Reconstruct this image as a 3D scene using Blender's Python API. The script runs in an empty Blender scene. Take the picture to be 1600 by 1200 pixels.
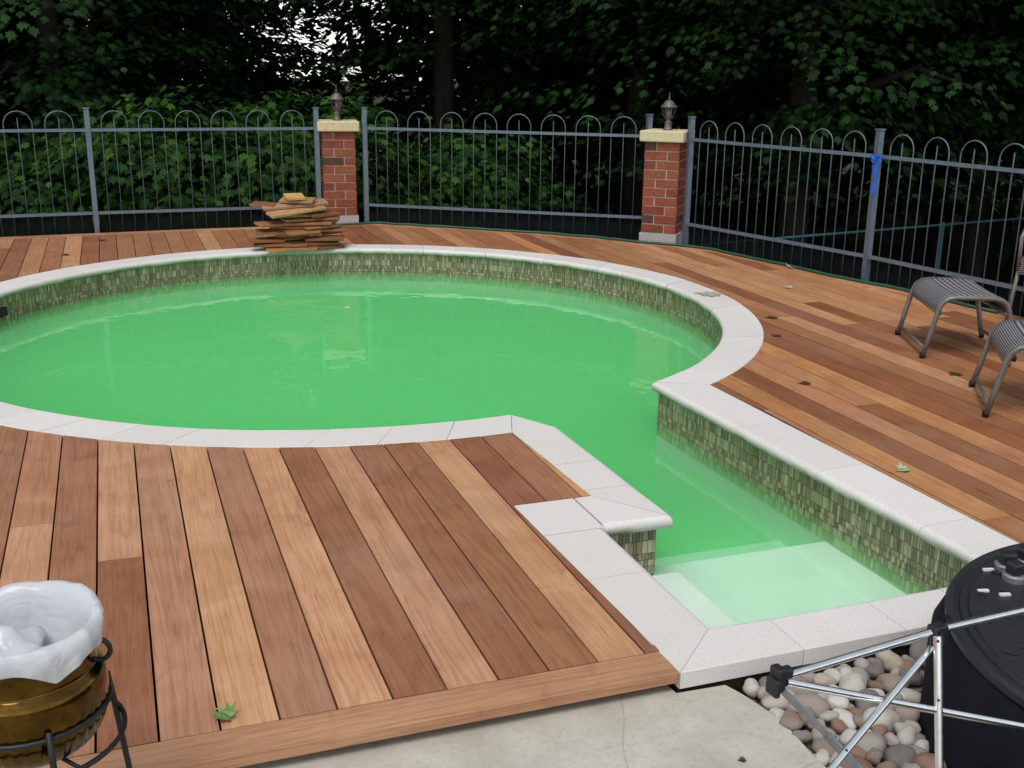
import bpy, bmesh, math, random
import numpy as np
from mathutils import Vector, Matrix

random.seed(7)
rng = np.random.default_rng(11)
S = bpy.context.scene
COL = S.collection

# ------------------------------------------------------------------ camera, world, sun, exposure
YAW, PITCH, ROLL, FPX, CAM_H = 0.34808, 0.28329, 0.013196, 1717.5, 1.6
fwd = Vector((math.sin(YAW) * math.cos(PITCH), math.cos(YAW) * math.cos(PITCH), -math.sin(PITCH)))
rgt = Vector((math.cos(YAW), -math.sin(YAW), 0))
upv = rgt.cross(fwd)
right = math.cos(ROLL) * rgt + math.sin(ROLL) * upv
up = -math.sin(ROLL) * rgt + math.cos(ROLL) * upv
cam_data = bpy.data.cameras.new("camera")
cam = bpy.data.objects.new("camera", cam_data)
COL.objects.link(cam)
cam.matrix_world = Matrix(((right.x, up.x, -fwd.x, 0), (right.y, up.y, -fwd.y, 0), (right.z, up.z, -fwd.z, CAM_H), (0, 0, 0, 1)))
cam_data.sensor_width = 36
cam_data.lens = FPX / 1600 * 36
cam_data.clip_start = 0.05
cam_data.clip_end = 600
S.camera = cam

SUN_EL, SUN_AZ = math.radians(62), math.radians(215)      # azimuth clockwise from +Y
world = bpy.data.worlds.new("World")
S.world = world
world.use_nodes = True
wn, wl = world.node_tree.nodes, world.node_tree.links
wn.clear()
wo = wn.new("ShaderNodeOutputWorld")
wb = wn.new("ShaderNodeBackground")
sky = wn.new("ShaderNodeTexSky")
sky.sky_type = "NISHITA"
sky.sun_disc = False
sky.sun_elevation = SUN_EL
sky.sun_rotation = SUN_AZ
sky.dust_density = 0.3
sky.air_density = 1.0
hs = wn.new("ShaderNodeHueSaturation")
hs.inputs["Saturation"].default_value = 0.22          # overcast: nearly white light
wl.new(sky.outputs[0], hs.inputs["Color"])
wl.new(hs.outputs[0], wb.inputs["Color"])
wl.new(wb.outputs[0], wo.inputs["Surface"])
wb.inputs["Strength"].default_value = 0.13
sun_d = bpy.data.lights.new("sun", "SUN")
sun_d.energy = 1.5
sun_d.angle = math.radians(28)
sun_d.color = (1.0, 0.97, 0.92)
sun = bpy.data.objects.new("sun", sun_d)
COL.objects.link(sun)
sd = Vector((math.sin(SUN_AZ) * math.cos(SUN_EL), math.cos(SUN_AZ) * math.cos(SUN_EL), math.sin(SUN_EL)))
sun.rotation_euler = sd.to_track_quat("Z", "Y").to_euler()
S.view_settings.view_transform = "Standard"
S.view_settings.look = "None"
S.view_settings.exposure = 0.55
S.view_settings.gamma = 1.0
S.render.engine = "CYCLES"
S.cycles.use_denoising = True
S.cycles.max_bounces = 7
S.cycles.diffuse_bounces = 3
S.cycles.glossy_bounces = 3
S.cycles.transmission_bounces = 6
S.cycles.transparent_max_bounces = 10
S.cycles.volume_bounces = 4
S.cycles.use_adaptive_sampling = True
S.cycles.adaptive_threshold = 0.02


# ------------------------------------------------------------------ helpers
def cf(u, d, z=0.0):
    """a ground-plan point u metres to the right and d metres ahead of where the photographer stands"""
    return Vector((math.cos(YAW) * u + math.sin(YAW) * d, -math.sin(YAW) * u + math.cos(YAW) * d, z))


def mesh_obj(name, verts, faces, mat, parent=None, smooth=False):
    me = bpy.data.meshes.new(name)
    me.from_pydata([tuple(v) for v in verts], [], faces)
    me.update()
    if smooth:
        me.polygons.foreach_set("use_smooth", [True] * len(me.polygons))
    o = bpy.data.objects.new(name, me)
    COL.objects.link(o)
    if mat is not None:
        me.materials.append(mat)
    if parent is not None:
        o.parent = parent
    return o


def obj_from_mesh(name, me, parent=None):
    o = bpy.data.objects.new(name, me)
    COL.objects.link(o)
    if parent is not None:
        o.parent = parent
    return o


class MB:
    """collects shapes for ONE mesh object"""

    def __init__(self):
        self.v, self.f = [], []

    def add(self, vs, fs):
        b = len(self.v)
        self.v += [Vector(v) for v in vs]
        self.f += [tuple(i + b for i in f) for f in fs]
        return self

    def box(self, c, s, rz=0.0, m=None):
        x, y, z = s[0] / 2, s[1] / 2, s[2] / 2
        vs = [Vector((a, b, d)) for d in (-z, z) for a, b in ((-x, -y), (x, -y), (x, y), (-x, y))]
        R = m if m is not None else Matrix.Rotation(rz, 3, "Z")
        vs = [R @ v + Vector(c) for v in vs]
        return self.add(vs, [(3, 2, 1, 0), (4, 5, 6, 7), (0, 1, 5, 4), (1, 2, 6, 5), (2, 3, 7, 6), (3, 0, 4, 7)])

    def tube(self, pts, r, n=8, closed=False):
        pts = [Vector(p) for p in pts]
        rs = r if isinstance(r, (list, tuple)) else [r] * len(pts)
        m = len(pts)
        ref = None
        rings = []
        for i, p in enumerate(pts):
            a = pts[(i - 1) % m] if (closed or i > 0) else p
            b = pts[(i + 1) % m] if (closed or i < m - 1) else p
            t = (b - a).normalized()
            if ref is None:
                ref = Vector((0, 0, 1)) if abs(t.z) < 0.9 else Vector((1, 0, 0))
            s = t.cross(ref).normalized()
            ref = s.cross(t).normalized()
            rings.append([p + (s * math.cos(2 * math.pi * k / n) + ref * math.sin(2 * math.pi * k / n)) * rs[i] for k in range(n)])
        vs = [v for q in rings for v in q]
        fs = []
        for i in range(m if closed else m - 1):
            j = (i + 1) % m
            for k in range(n):
                l = (k + 1) % n
                fs.append((i * n + k, i * n + l, j * n + l, j * n + k))
        if not closed:
            fs.append(tuple(range(n - 1, -1, -1)))
            fs.append(tuple((m - 1) * n + k for k in range(n)))
        return self.add(vs, fs)

    def lathe(self, prof, c=(0, 0, 0), n=24, cap0=True, cap1=True):
        c = Vector(c)
        vs = [c + Vector((r * math.cos(2 * math.pi * k / n), r * math.sin(2 * math.pi * k / n), z)) for r, z in prof for k in range(n)]
        fs = []
        for i in range(len(prof) - 1):
            for k in range(n):
                l = (k + 1) % n
                fs.append((i * n + k, i * n + l, (i + 1) * n + l, (i + 1) * n + k))
        if cap0:
            fs.append(tuple(range(n - 1, -1, -1)))
        if cap1:
            fs.append(tuple((len(prof) - 1) * n + k for k in range(n)))
        return self.add(vs, fs)

    def build(self, name, mat, parent=None, smooth=False, angle=None):
        o = mesh_obj(name, self.v, self.f, mat, parent, smooth)
        if angle is not None:
            o.data.shade_smooth() if hasattr(o.data, "shade_smooth") else None
            try:
                o.data.set_sharp_from_angle(angle=math.radians(angle))
            except Exception:
                pass
        return o


def empty(name, loc=(0, 0, 0)):
    o = bpy.data.objects.new(name, None)
    COL.objects.link(o)
    o.location = loc
    return o


def tag(o, label=None, cat=None, group=None, kind=None):
    if label:
        o["label"] = label
    if cat:
        o["category"] = cat
    if group:
        o["group"] = group
    if kind:
        o["kind"] = kind
    return o


def bevel(o, w, seg=2):
    m = o.modifiers.new("bevel", "BEVEL")
    m.width = w
    m.segments = seg
    m.limit_method = "ANGLE"
    m.angle_limit = math.radians(40)
    return o


# ------------------------------------------------------------------ materials
class NT:
    def __init__(self, name):
        self.m = bpy.data.materials.new(name)
        self.m.use_nodes = True
        self.n, self.l = self.m.node_tree.nodes, self.m.node_tree.links
        self.n.clear()
        self.out = self.n.new("ShaderNodeOutputMaterial")

    def node(self, t, **kw):
        nd = self.n.new(t)
        for k, v in kw.items():
            if k.startswith("i_"):
                nd.inputs[k[2:].replace("_", " ")].default_value = v
            else:
                setattr(nd, k, v)
        return nd

    def link(self, a, b):
        self.l.new(a, b)

    def val(self, x, sock):
        if hasattr(x, "links") or hasattr(x, "is_linked"):
            self.link(x, sock)
        else:
            sock.default_value = x

    def math(self, op, a, b=0.0, clamp=False):
        nd = self.node("ShaderNodeMath", operation=op, use_clamp=clamp)
        self.val(a, nd.inputs[0])
        self.val(b, nd.inputs[1])
        return nd.outputs[0]

    def vmul(self, a, s):
        nd = self.node("ShaderNodeVectorMath", operation="MULTIPLY")
        self.link(a, nd.inputs[0])
        nd.inputs[1].default_value = s
        return nd.outputs[0]

    def vadd(self, a, b):
        nd = self.node("ShaderNodeVectorMath", operation="ADD")
        self.link(a, nd.inputs[0])
        self.link(b, nd.inputs[1])
        return nd.outputs[0]

    def noise(self, vec, scale, detail=4.0, rough=0.55, dist=0.0):
        nd = self.node("ShaderNodeTexNoise")
        nd.inputs["Scale"].default_value = scale
        nd.inputs["Detail"].default_value = detail
        nd.inputs["Roughness"].default_value = rough
        nd.inputs["Distortion"].default_value = dist
        self.link(vec, nd.inputs["Vector"])
        return nd.outputs[0]

    def mix(self, f, a, b, mode="MIX"):
        nd = self.node("ShaderNodeMix", data_type="RGBA", blend_type=mode)
        self.val(f, nd.inputs[0])
        self.val(a, nd.inputs[6])
        self.val(b, nd.inputs[7])
        return nd.outputs[2]

    def ramp(self, f, stops):
        nd = self.node("ShaderNodeValToRGB")
        el = nd.color_ramp.elements
        while len(el) < len(stops):
            el.new(0.5)
        for e, (p, c) in zip(el, stops):
            e.position = p
            e.color = c if len(c) == 4 else (*c, 1)
        self.link(f, nd.inputs[0])
        return nd.outputs[0]

    def remap(self, f, a, b, c, d):
        nd = self.node("ShaderNodeMapRange")
        self.link(f, nd.inputs[0])
        for i, v in enumerate((a, b, c, d)):
            nd.inputs[i + 1].default_value = v
        return nd.outputs[0]

    def bsdf(self, col, rough=0.6, metal=0.0, bump=None, strength=0.3, dist=0.01, spec=None):
        b = self.node("ShaderNodeBsdfPrincipled")
        self.val(col, b.inputs["Base Color"])
        self.val(rough, b.inputs["Roughness"])
        b.inputs["Metallic"].default_value = metal
        if spec is not None:
            b.inputs["Specular IOR Level"].default_value = spec
        if bump is not None:
            bp = self.node("ShaderNodeBump")
            bp.inputs["Strength"].default_value = strength
            bp.inputs["Distance"].default_value = dist
            self.link(bump, bp.inputs["Height"])
            self.link(bp.outputs[0], b.inputs["Normal"])
        return b

    def done(self, b):
        self.link(b.outputs[0], self.out.inputs["Surface"])
        return self.m


def c4(r, g, b):
    return (r, g, b, 1.0)


def obj_coord(t):
    return t.node("ShaderNodeTexCoord").outputs["Object"]


def wood_mat(name, across=0):
    """hardwood deck board; the board's own tone comes from its object colour; the grain runs along Y (across=0) or X"""
    t = NT(name)
    oi = t.node("ShaderNodeObjectInfo")
    rnd = t.node("ShaderNodeCombineXYZ")
    r = oi.outputs["Random"]
    t.link(t.math("MULTIPLY", r, 37.0), rnd.inputs[0])
    t.link(t.math("MULTIPLY", r, 91.0), rnd.inputs[1])
    t.link(t.math("MULTIPLY", r, 53.0), rnd.inputs[2])
    co = t.vadd(obj_coord(t), rnd.outputs[0])
    lo, hi = 0.55, 11.0
    st = (lo, hi, hi) if across else (hi, lo, hi)
    a = t.vmul(co, st)
    flow = t.noise(a, 1.0, 3.0, 0.5, 0.6)                       # cathedral figure
    rings = t.math("FRACT", t.math("MULTIPLY", flow, 9.0))
    rings = t.math("ABSOLUTE", t.math("SUBTRACT", rings, 0.5))
    fine = t.noise(t.vmul(co, tuple(s * (3.0 if s == lo else 14.0) for s in st)), 1.0, 4.0, 0.7)
    pores = t.noise(t.vmul(co, tuple(s * (14.0 if s == lo else 22.0) for s in st)), 1.0, 2.0, 0.6)
    blot = t.noise(co, 3.2, 4.0, 0.6, 0.8)
    col = oi.outputs["Color"]
    dark = t.mix(1.0, col, c4(0.56, 0.46, 0.40), "MULTIPLY")
    c = t.mix(t.math("MULTIPLY", t.remap(rings, 0.0, 0.25, 1.0, 0.0), 0.42), col, dark)
    c = t.mix(t.math("MULTIPLY", t.remap(fine, 0.42, 0.68, 0.0, 1.0), 0.42), c, dark)
    c = t.mix(t.math("MULTIPLY", t.remap(pores, 0.6, 0.72, 0.0, 1.0), 0.5), c, t.mix(1.0, col, c4(0.38, 0.30, 0.25), "MULTIPLY"))
    c = t.mix(t.math("MULTIPLY", t.remap(blot, 0.35, 0.7, 0.0, 1.0), 0.68), c, t.mix(1.0, c, c4(0.72, 0.62, 0.58), "MULTIPLY"))
    grey = t.noise(co, 1.1, 3.0, 0.6)
    c = t.mix(t.math("MULTIPLY", t.remap(grey, 0.5, 0.75, 0.0, 1.0), 0.15), c, c4(0.42, 0.33, 0.27))
    stain = t.noise(t.vmul(co, (1.0, 0.45, 1.0)), 5.5, 6.0, 0.7, 1.5)            # damp and dirt marks
    c = t.mix(t.math("MULTIPLY", t.remap(stain, 0.56, 0.72, 0.0, 1.0), 0.5), c, t.mix(1.0, c, c4(0.52, 0.44, 0.40), "MULTIPLY"))
    # small knots and dirt specks
    vo = t.node("ShaderNodeTexVoronoi", feature="F1")
    vo.inputs["Scale"].default_value = 3.3
    t.link(co, vo.inputs["Vector"])
    c = t.mix(t.remap(vo.outputs["Distance"], 0.012, 0.03, 0.85, 0.0), c, c4(0.06, 0.028, 0.015))
    rough = t.remap(fine, 0.3, 0.7, 0.42, 0.62)
    return t.done(t.bsdf(c, rough, bump=fine, strength=0.18, dist=0.002, spec=0.35))


def granite_mat(name="white_granite", algae_reflection=True):
    t = NT(name)
    oi = t.node("ShaderNodeObjectInfo")
    co = obj_coord(t)
    base = t.mix(oi.outputs["Random"], c4(0.585, 0.56, 0.535), c4(0.64, 0.62, 0.605))
    n1 = t.noise(co, 150.0, 3.0, 0.7)
    n2 = t.noise(co, 70.0, 3.0, 0.65)
    n3 = t.noise(co, 3.0, 4.0, 0.6, 0.4)
    c = t.mix(t.math("MULTIPLY", t.remap(n1, 0.54, 0.64, 0.0, 1.0), 0.50), base, c4(0.33, 0.31, 0.32))
    c = t.mix(t.math("MULTIPLY", t.remap(n2, 0.58, 0.7, 0.0, 1.0), 0.35), c, c4(0.62, 0.52, 0.46))
    c = t.mix(t.math("MULTIPLY", t.remap(n3, 0.48, 0.75, 0.0, 1.0), 0.40), c, c4(0.55, 0.49, 0.42))
    # algal film plus painted green water reflection, low on the nose
    sep = t.node("ShaderNodeSeparateXYZ")
    t.link(co, sep.inputs[0])
    nose_green = t.math("MULTIPLY", t.remap(sep.outputs[2], -0.010, -0.040, 0.0, 1.0), t.remap(t.noise(co, 7.0, 4.0, 0.6), 0.35, 0.6, 0.35, 1.0))
    if algae_reflection:
        c = t.mix(nose_green, c, c4(0.17, 0.22, 0.12))
    return t.done(t.bsdf(c, 0.72, bump=n1, strength=0.25, dist=0.002, spec=0.3))


def tile_mat(name, stuff):
    t = NT(name)
    if stuff:
        r = t.node("ShaderNodeNewGeometry").outputs["Random Per Island"]
    else:
        r = t.node("ShaderNodeObjectInfo").outputs["Random"]
    c = t.ramp(r, [(0.0, (0.10, 0.095, 0.048)), (0.2, (0.22, 0.175, 0.09)), (0.38, (0.17, 0.18, 0.09)), (0.52, (0.38, 0.37, 0.22)), (0.66, (0.15, 0.15, 0.08)), (0.82, (0.50, 0.47, 0.31)), (1.0, (0.26, 0.19, 0.11))])
    co = obj_coord(t)
    n = t.noise(co, 60.0, 3.0, 0.6)
    c = t.mix(t.math("MULTIPLY", n, 0.5), c, c4(0.09, 0.10, 0.055))
    return t.done(t.bsdf(c, 0.28, bump=n, strength=0.1, dist=0.001))


def simple(name, col, rough=0.6, metal=0.0, ns=0.0, var=0.25, bump=0.0, spec=None, bdist=0.004):
    t = NT(name)
    co = obj_coord(t)
    if ns:
        n = t.noise(co, ns, 5.0, 0.6)
        c = t.mix(t.remap(n, 0.3, 0.7, 0.0, 1.0), c4(*[x * (1 - var) for x in col]), c4(*[min(1, x * (1 + var)) for x in col]))
        return t.done(t.bsdf(c, rough, metal, n if bump else None, bump, bdist, spec))
    return t.done(t.bsdf(c4(*col), rough, metal, spec=spec))


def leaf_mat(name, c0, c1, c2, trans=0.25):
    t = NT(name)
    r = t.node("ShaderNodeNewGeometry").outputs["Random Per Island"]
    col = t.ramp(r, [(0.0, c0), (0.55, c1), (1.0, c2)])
    b = t.bsdf(col, 0.65, spec=0.12)
    tr = t.node("ShaderNodeBsdfTranslucent")
    t.link(t.mix(1.0, col, c4(1.2, 1.5, 0.6), "MULTIPLY"), tr.inputs["Color"])
    mx = t.node("ShaderNodeMixShader")
    mx.inputs[0].default_value = trans
    t.link(b.outputs[0], mx.inputs[1])
    t.link(tr.outputs[0], mx.inputs[2])
    return t.done(mx)


def brick_mat():
    t = NT("red_brick")
    oi = t.node("ShaderNodeObjectInfo")
    co = obj_coord(t)
    n = t.noise(co, 38.0, 5.0, 0.65)
    n2 = t.noise(co, 9.0, 3.0, 0.6)
    c = t.mix(t.remap(n, 0.3, 0.7, 0.0, 1.0), t.mix(1.0, oi.outputs["Color"], c4(0.62, 0.55, 0.55), "MULTIPLY"), oi.outputs["Color"])
    c = t.mix(t.math("MULTIPLY", t.remap(n2, 0.5, 0.75, 0.0, 1.0), 0.45), c, c4(0.11, 0.05, 0.04))
    return t.done(t.bsdf(c, 0.85, bump=n, strength=0.4, dist=0.003, spec=0.2))


M_WOOD = wood_mat("deck_hardwood")
M_WOODX = wood_mat("deck_hardwood_border", 1)
M_GRAN = granite_mat()
M_GRAND = granite_mat("white_granite_dry", False)
M_TILE = tile_mat("mosaic_tile", False)
M_TILES = tile_mat("mosaic_tiles_joined", True)
M_GROUT = simple("grout", (0.05, 0.05, 0.03), 0.9, ns=30, var=0.3)
M_PLASTER = simple("pool_plaster", (0.74, 0.78, 0.74), 0.7, ns=4, var=0.06)
M_GALV = simple("galvanised_steel", (0.13, 0.165, 0.208), 0.42, 0.4, ns=26, var=0.18)
M_PICK = simple("galvanised_wire", (0.12, 0.148, 0.178), 0.45, 0.35, ns=20, var=0.15)
M_BRICK = brick_mat()
M_MORTAR = simple("mortar", (0.38, 0.29, 0.19), 0.95, ns=60, var=0.2, bump=0.3)
M_CAP = simple("cast_stone_cap", (0.55, 0.47, 0.30), 0.85, ns=45, var=0.14, bump=0.25)
M_BASE = simple("concrete_base", (0.36, 0.34, 0.33), 0.9, ns=80, var=0.25, bump=0.3)
M_LAMP = simple("pewter_lamp_metal", (0.12, 0.10, 0.10), 0.5, 0.4, ns=60, var=0.4)
M_BLACK = simple("black_plastic", (0.012, 0.012, 0.014), 0.42)
M_LID = simple("black_lid_plastic", (0.014, 0.014, 0.018), 0.48, ns=40, var=0.3, bump=0.1)
M_CLOTH = simple("black_cover_cloth", (0.006, 0.006, 0.011), 0.9, ns=14, var=0.35, spec=0.15)
M_ALU = simple("aluminium_tube", (0.80, 0.82, 0.84), 0.22, 1.0, ns=50, var=0.08)
M_ALUD = simple("grey_steel_tube", (0.26, 0.27, 0.28), 0.4, 0.6, ns=40, var=0.15)
M_BRASS = None
M_IRON = simple("wrought_iron", (0.012, 0.012, 0.013), 0.5, 0.3)
M_FRAME = simple("taupe_chair_frame", (0.15, 0.135, 0.115), 0.4, 0.35, ns=30, var=0.15)
M_SLING = None
M_HOSE = simple("green_hose_rubber", (0.015, 0.07, 0.035), 0.5)
M_TEAL = simple("teal_coated_wire", (0.02, 0.085, 0.10), 0.6)
M_TAPE = simple("blue_tape", (0.006, 0.10, 0.55), 0.45, ns=40, var=0.35)
M_DARK = simple("dark_void", (0.01, 0.01, 0.01), 0.9)
M_OFFCUT = wood_mat("offcut_hardwood", 1)

t = NT("hammered_brass")
co = obj_coord(t)
n = t.noise(co, 90.0, 3.0, 0.6)
vv = t.node("ShaderNodeTexVoronoi", feature="SMOOTH_F1")
vv.inputs["Scale"].default_value = 42.0
t.link(co, vv.inputs["Vector"])
c = t.mix(t.remap(t.noise(co, 16.0, 5.0, 0.7), 0.35, 0.65, 0.0, 1.0), c4(0.15, 0.086, 0.019), c4(0.07, 0.037, 0.009))
M_BRASS = t.done(t.bsdf(c, t.remap(n, 0.3, 0.7, 0.10, 0.24), 1.0, vv.outputs["Distance"], 0.05, 0.003))

t = NT("woven_sling")
co = t.node("ShaderNodeTexCoord").outputs["UV"]
sep = t.node("ShaderNodeSeparateXYZ")
t.link(co, sep.inputs[0])
w = t.math("SINE", t.math("MULTIPLY", sep.outputs[0], 2 * math.pi * 34))
w2 = t.math("SINE", t.math("MULTIPLY", sep.outputs[1], 2 * math.pi * 60))
c = t.mix(t.remap(w, -0.5, 0.5, 0.0, 1.0), c4(0.03, 0.029, 0.035), c4(0.25, 0.24, 0.26))
c = t.mix(t.math("MULTIPLY", t.remap(w2, 0.0, 1.0, 0.0, 1.0), 0.3), c, c4(0.08, 0.078, 0.085))
M_SLING = t.done(t.bsdf(c, 0.65, bump=w, strength=0.5, dist=0.003))

t = NT("white_plastic_bag")
co = obj_coord(t)
n = t.noise(co, 9.0, 2.0, 0.5, 2.2)
b = t.bsdf(c4(0.80, 0.83, 0.87), 0.2, bump=n, strength=0.45, dist=0.02)
tr = t.node("ShaderNodeBsdfTranslucent")
tr.inputs["Color"].default_value = c4(0.78, 0.81, 0.86)
mx = t.node("ShaderNodeMixShader")
mx.inputs[0].default_value = 0.5
t.link(b.outputs[0], mx.inputs[1])
t.link(tr.outputs[0], mx.inputs[2])
M_BAG = t.done(mx)

t = NT("lamp_glass")
gl = t.node("ShaderNodeBsdfGlossy")
gl.inputs["Roughness"].default_value = 0.08
tp = t.node("ShaderNodeBsdfTransparent")
tp.inputs["Color"].default_value = c4(0.55, 0.55, 0.55)
mx = t.node("ShaderNodeMixShader")
mx.inputs[0].default_value = 0.12
t.link(tp.outputs[0], mx.inputs[1])
t.link(gl.outputs[0], mx.inputs[2])
M_GLASS = t.done(mx)
M_BULB = simple("frosted_bulb", (0.75, 0.68, 0.48), 0.35)

t = NT("dark_netting")
d = t.bsdf(c4(0.009, 0.012, 0.012), 0.9, spec=0.03)
tp = t.node("ShaderNodeBsdfTransparent")
mx = t.node("ShaderNodeMixShader")
mx.inputs[0].default_value = 0.72
t.link(tp.outputs[0], mx.inputs[1])
t.link(d.outputs[0], mx.inputs[2])
M_NET = t.done(mx)

# pool water: mirror-like film over cloudy green water
t = NT("cloudy_green_water")
co = obj_coord(t)
rip = t.noise(t.vmul(co, (1.0, 1.0, 1.0)), 2.2, 3.0, 0.55, 0.4)
rip2 = t.noise(co, 9.0, 2.0, 0.5)
h = t.math("ADD", rip, t.math("MULTIPLY", rip2, 0.12))
bp = t.node("ShaderNodeBump")
bp.inputs["Strength"].default_value = 0.09
bp.inputs["Distance"].default_value = 0.05
t.link(h, bp.inputs["Height"])
fr = t.node("ShaderNodeFresnel")
fr.inputs["IOR"].default_value = 1.33
t.link(bp.outputs[0], fr.inputs["Normal"])
gl = t.node("ShaderNodeBsdfGlossy")
gl.inputs["Roughness"].default_value = 0.015
t.link(bp.outputs[0], gl.inputs["Normal"])
tp = t.node("ShaderNodeBsdfTransparent")
mx = t.node("ShaderNodeMixShader")
geo = t.node("ShaderNodeNewGeometry")                         # light leaving the water is not trapped under its surface
t.link(t.math("MULTIPLY", fr.outputs[0], t.math("SUBTRACT", 1.0, geo.outputs["Backfacing"])), mx.inputs[0])
t.link(tp.outputs[0], mx.inputs[1])
t.link(gl.outputs[0], mx.inputs[2])
t.link(mx.outputs[0], t.out.inputs["Surface"])
pv = t.node("ShaderNodeVolumePrincipled")
pv.inputs["Color"].default_value = c4(0.29, 0.945, 0.34)
pv.inputs["Absorption Color"].default_value = c4(0.07, 0.90, 0.20)
pv.inputs["Density"].default_value = 2.7
pv.inputs["Anisotropy"].default_value = 0.0
t.link(pv.outputs[0], t.out.inputs["Volume"])
M_WATER = t.m

t = NT("patio_concrete")
co = obj_coord(t)
n1 = t.noise(co, 3.5, 6.0, 0.65, 0.3)
n2 = t.noise(co, 60.0, 4.0, 0.7)
c = t.mix(t.remap(n1, 0.3, 0.7, 0.0, 1.0), c4(0.34, 0.315, 0.265), c4(0.50, 0.475, 0.41))
c = t.mix(t.math("MULTIPLY", t.remap(n2, 0.5, 0.7, 0.0, 1.0), 0.35), c, c4(0.26, 0.23, 0.185))
vo = t.node("ShaderNodeTexVoronoi", feature="DISTANCE_TO_EDGE")
vo.inputs["Scale"].default_value = 1.1
t.link(t.vadd(co, t.node("ShaderNodeTexNoise").outputs[1]), vo.inputs["Vector"])
c = t.mix(t.remap(vo.outputs[0], 0.0, 0.004, 0.45, 0.0), c, c4(0.16, 0.14, 0.11))
M_CONC = t.done(t.bsdf(c, 0.9, bump=n2, strength=0.35, dist=0.003, spec=0.2))

t = NT("forest_floor")
co = obj_coord(t)
n1 = t.noise(co, 1.3, 6.0, 0.7)
n2 = t.noise(co, 14.0, 5.0, 0.7)
c = t.mix(t.remap(n1, 0.35, 0.65, 0.0, 1.0), c4(0.022, 0.017, 0.011), c4(0.03, 0.04, 0.015))
c = t.mix(t.math("MULTIPLY", n2, 0.6), c, c4(0.045, 0.033, 0.02))
M_SOIL = t.done(t.bsdf(c, 0.95, bump=n2, strength=0.6, dist=0.03, spec=0.1))

t = NT("tree_bark")
co = obj_coord(t)
n1 = t.noise(t.vmul(co, (9.0, 9.0, 1.6)), 1.0, 6.0, 0.7)
c = t.mix(t.remap(n1, 0.3, 0.7, 0.0, 1.0), c4(0.010, 0.008, 0.006), c4(0.036, 0.032, 0.027))
M_BARK = t.done(t.bsdf(c, 0.95, bump=n1, strength=0.7, dist=0.03, spec=0.1))

t = NT("river_pebble")
oi = t.node("ShaderNodeObjectInfo")
co = obj_coord(t)
n1 = t.noise(co, 26.0, 5.0, 0.65, 0.5)
n2 = t.noise(co, 170.0, 2.0, 0.6)
c = t.mix(t.remap(n1, 0.35, 0.68, 0.0, 1.0), oi.outputs["Color"], t.mix(1.0, oi.outputs["Color"], c4(0.55, 0.5, 0.47), "MULTIPLY"))
c = t.mix(t.math("MULTIPLY", t.remap(n2, 0.6, 0.7, 0.0, 1.0), 0.4), c, c4(0.14, 0.12, 0.11))
M_PEB = t.done(t.bsdf(c, 0.6, bump=n1, strength=0.5, dist=0.006, spec=0.3))

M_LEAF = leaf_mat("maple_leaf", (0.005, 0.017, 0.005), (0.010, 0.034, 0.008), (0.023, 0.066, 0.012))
M_LEAFD = leaf_mat("shade_darkened_leaf", (0.004, 0.010, 0.004), (0.006, 0.017, 0.005), (0.010, 0.026, 0.007), 0.08)  # shade of the deep wood painted in as darker leaf colours
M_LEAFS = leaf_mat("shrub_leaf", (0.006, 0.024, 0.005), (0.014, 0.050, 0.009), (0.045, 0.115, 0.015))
M_GLEAF = simple("fallen_green_leaf", (0.10, 0.21, 0.05), 0.55, ns=30, var=0.3)
M_PLEAF = simple("fallen_pale_leaf", (0.30, 0.40, 0.26), 0.55, ns=30, var=0.2)
M_BLEAF = simple("wet_brown_leaf", (0.06, 0.03, 0.018), 0.45, ns=30, var=0.4)
M_TLEAF = simple("dried_tan_leaf", (0.34, 0.30, 0.25), 0.8, ns=30, var=0.2)

# ------------------------------------------------------------------ plan of the pool (metres; camera stands at x=0, y=0)
PC = Vector((1.39, 7.20))
RI, RO, RW = 2.52, 2.775, 2.556


def pol(r, a):
    return Vector((PC.x + r * math.cos(a), PC.y + r * math.sin(a)))


A_START = math.atan2(4.70 - PC.y, 1.705 - PC.x)                 # near-left end of the circle
A_END = math.atan2(4.98 - PC.y, 2.59 - PC.x) - 2 * math.pi      # right end, going clockwise the long way round
# outer edge of the coping (the deck butts against it)
outer = [pol(RO, math.atan2(4.44 - PC.y, 1.61 - PC.x) + k / 120 * ((math.atan2(4.85 - PC.y, 2.86 - PC.x) - 2 * math.pi) - math.atan2(4.44 - PC.y, 1.61 - PC.x))) for k in range(121)]
outer += [Vector((2.92, 2.36)), Vector((1.36, 2.36)), Vector((1.325, 3.62)), Vector((1.645, 3.62))]
# wall line behind the overhanging coping nose
wall = [pol(RW, A_START + k / 120 * (A_END - A_START)) for k in range(121)]
wall[0] = Vector((1.70, 4.665))
wall[-1] = Vector((2.63, 4.965))
wall += [Vector((2.715, 2.53)), Vector((1.535, 2.53)), Vector((1.535, 3.39)), Vector((1.81, 3.39)), Vector((1.79, 4.45))]
WATER_Z = -0.212


def yints(poly, x):
    ys = []
    n = len(poly)
    for i in range(n):
        a, b = poly[i], poly[(i + 1) % n]
        if (a.x > x) != (b.x > x):
            ys.append(a.y + (x - a.x) / (b.x - a.x) * (b.y - a.y))
    ys.sort()
    return [(ys[i], ys[i + 1]) for i in range(0, len(ys) - 1, 2)]


def inside(poly, p):
    return any(a <= p[1] <= b for a, b in yints(poly, p[0] + 1e-7))


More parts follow.
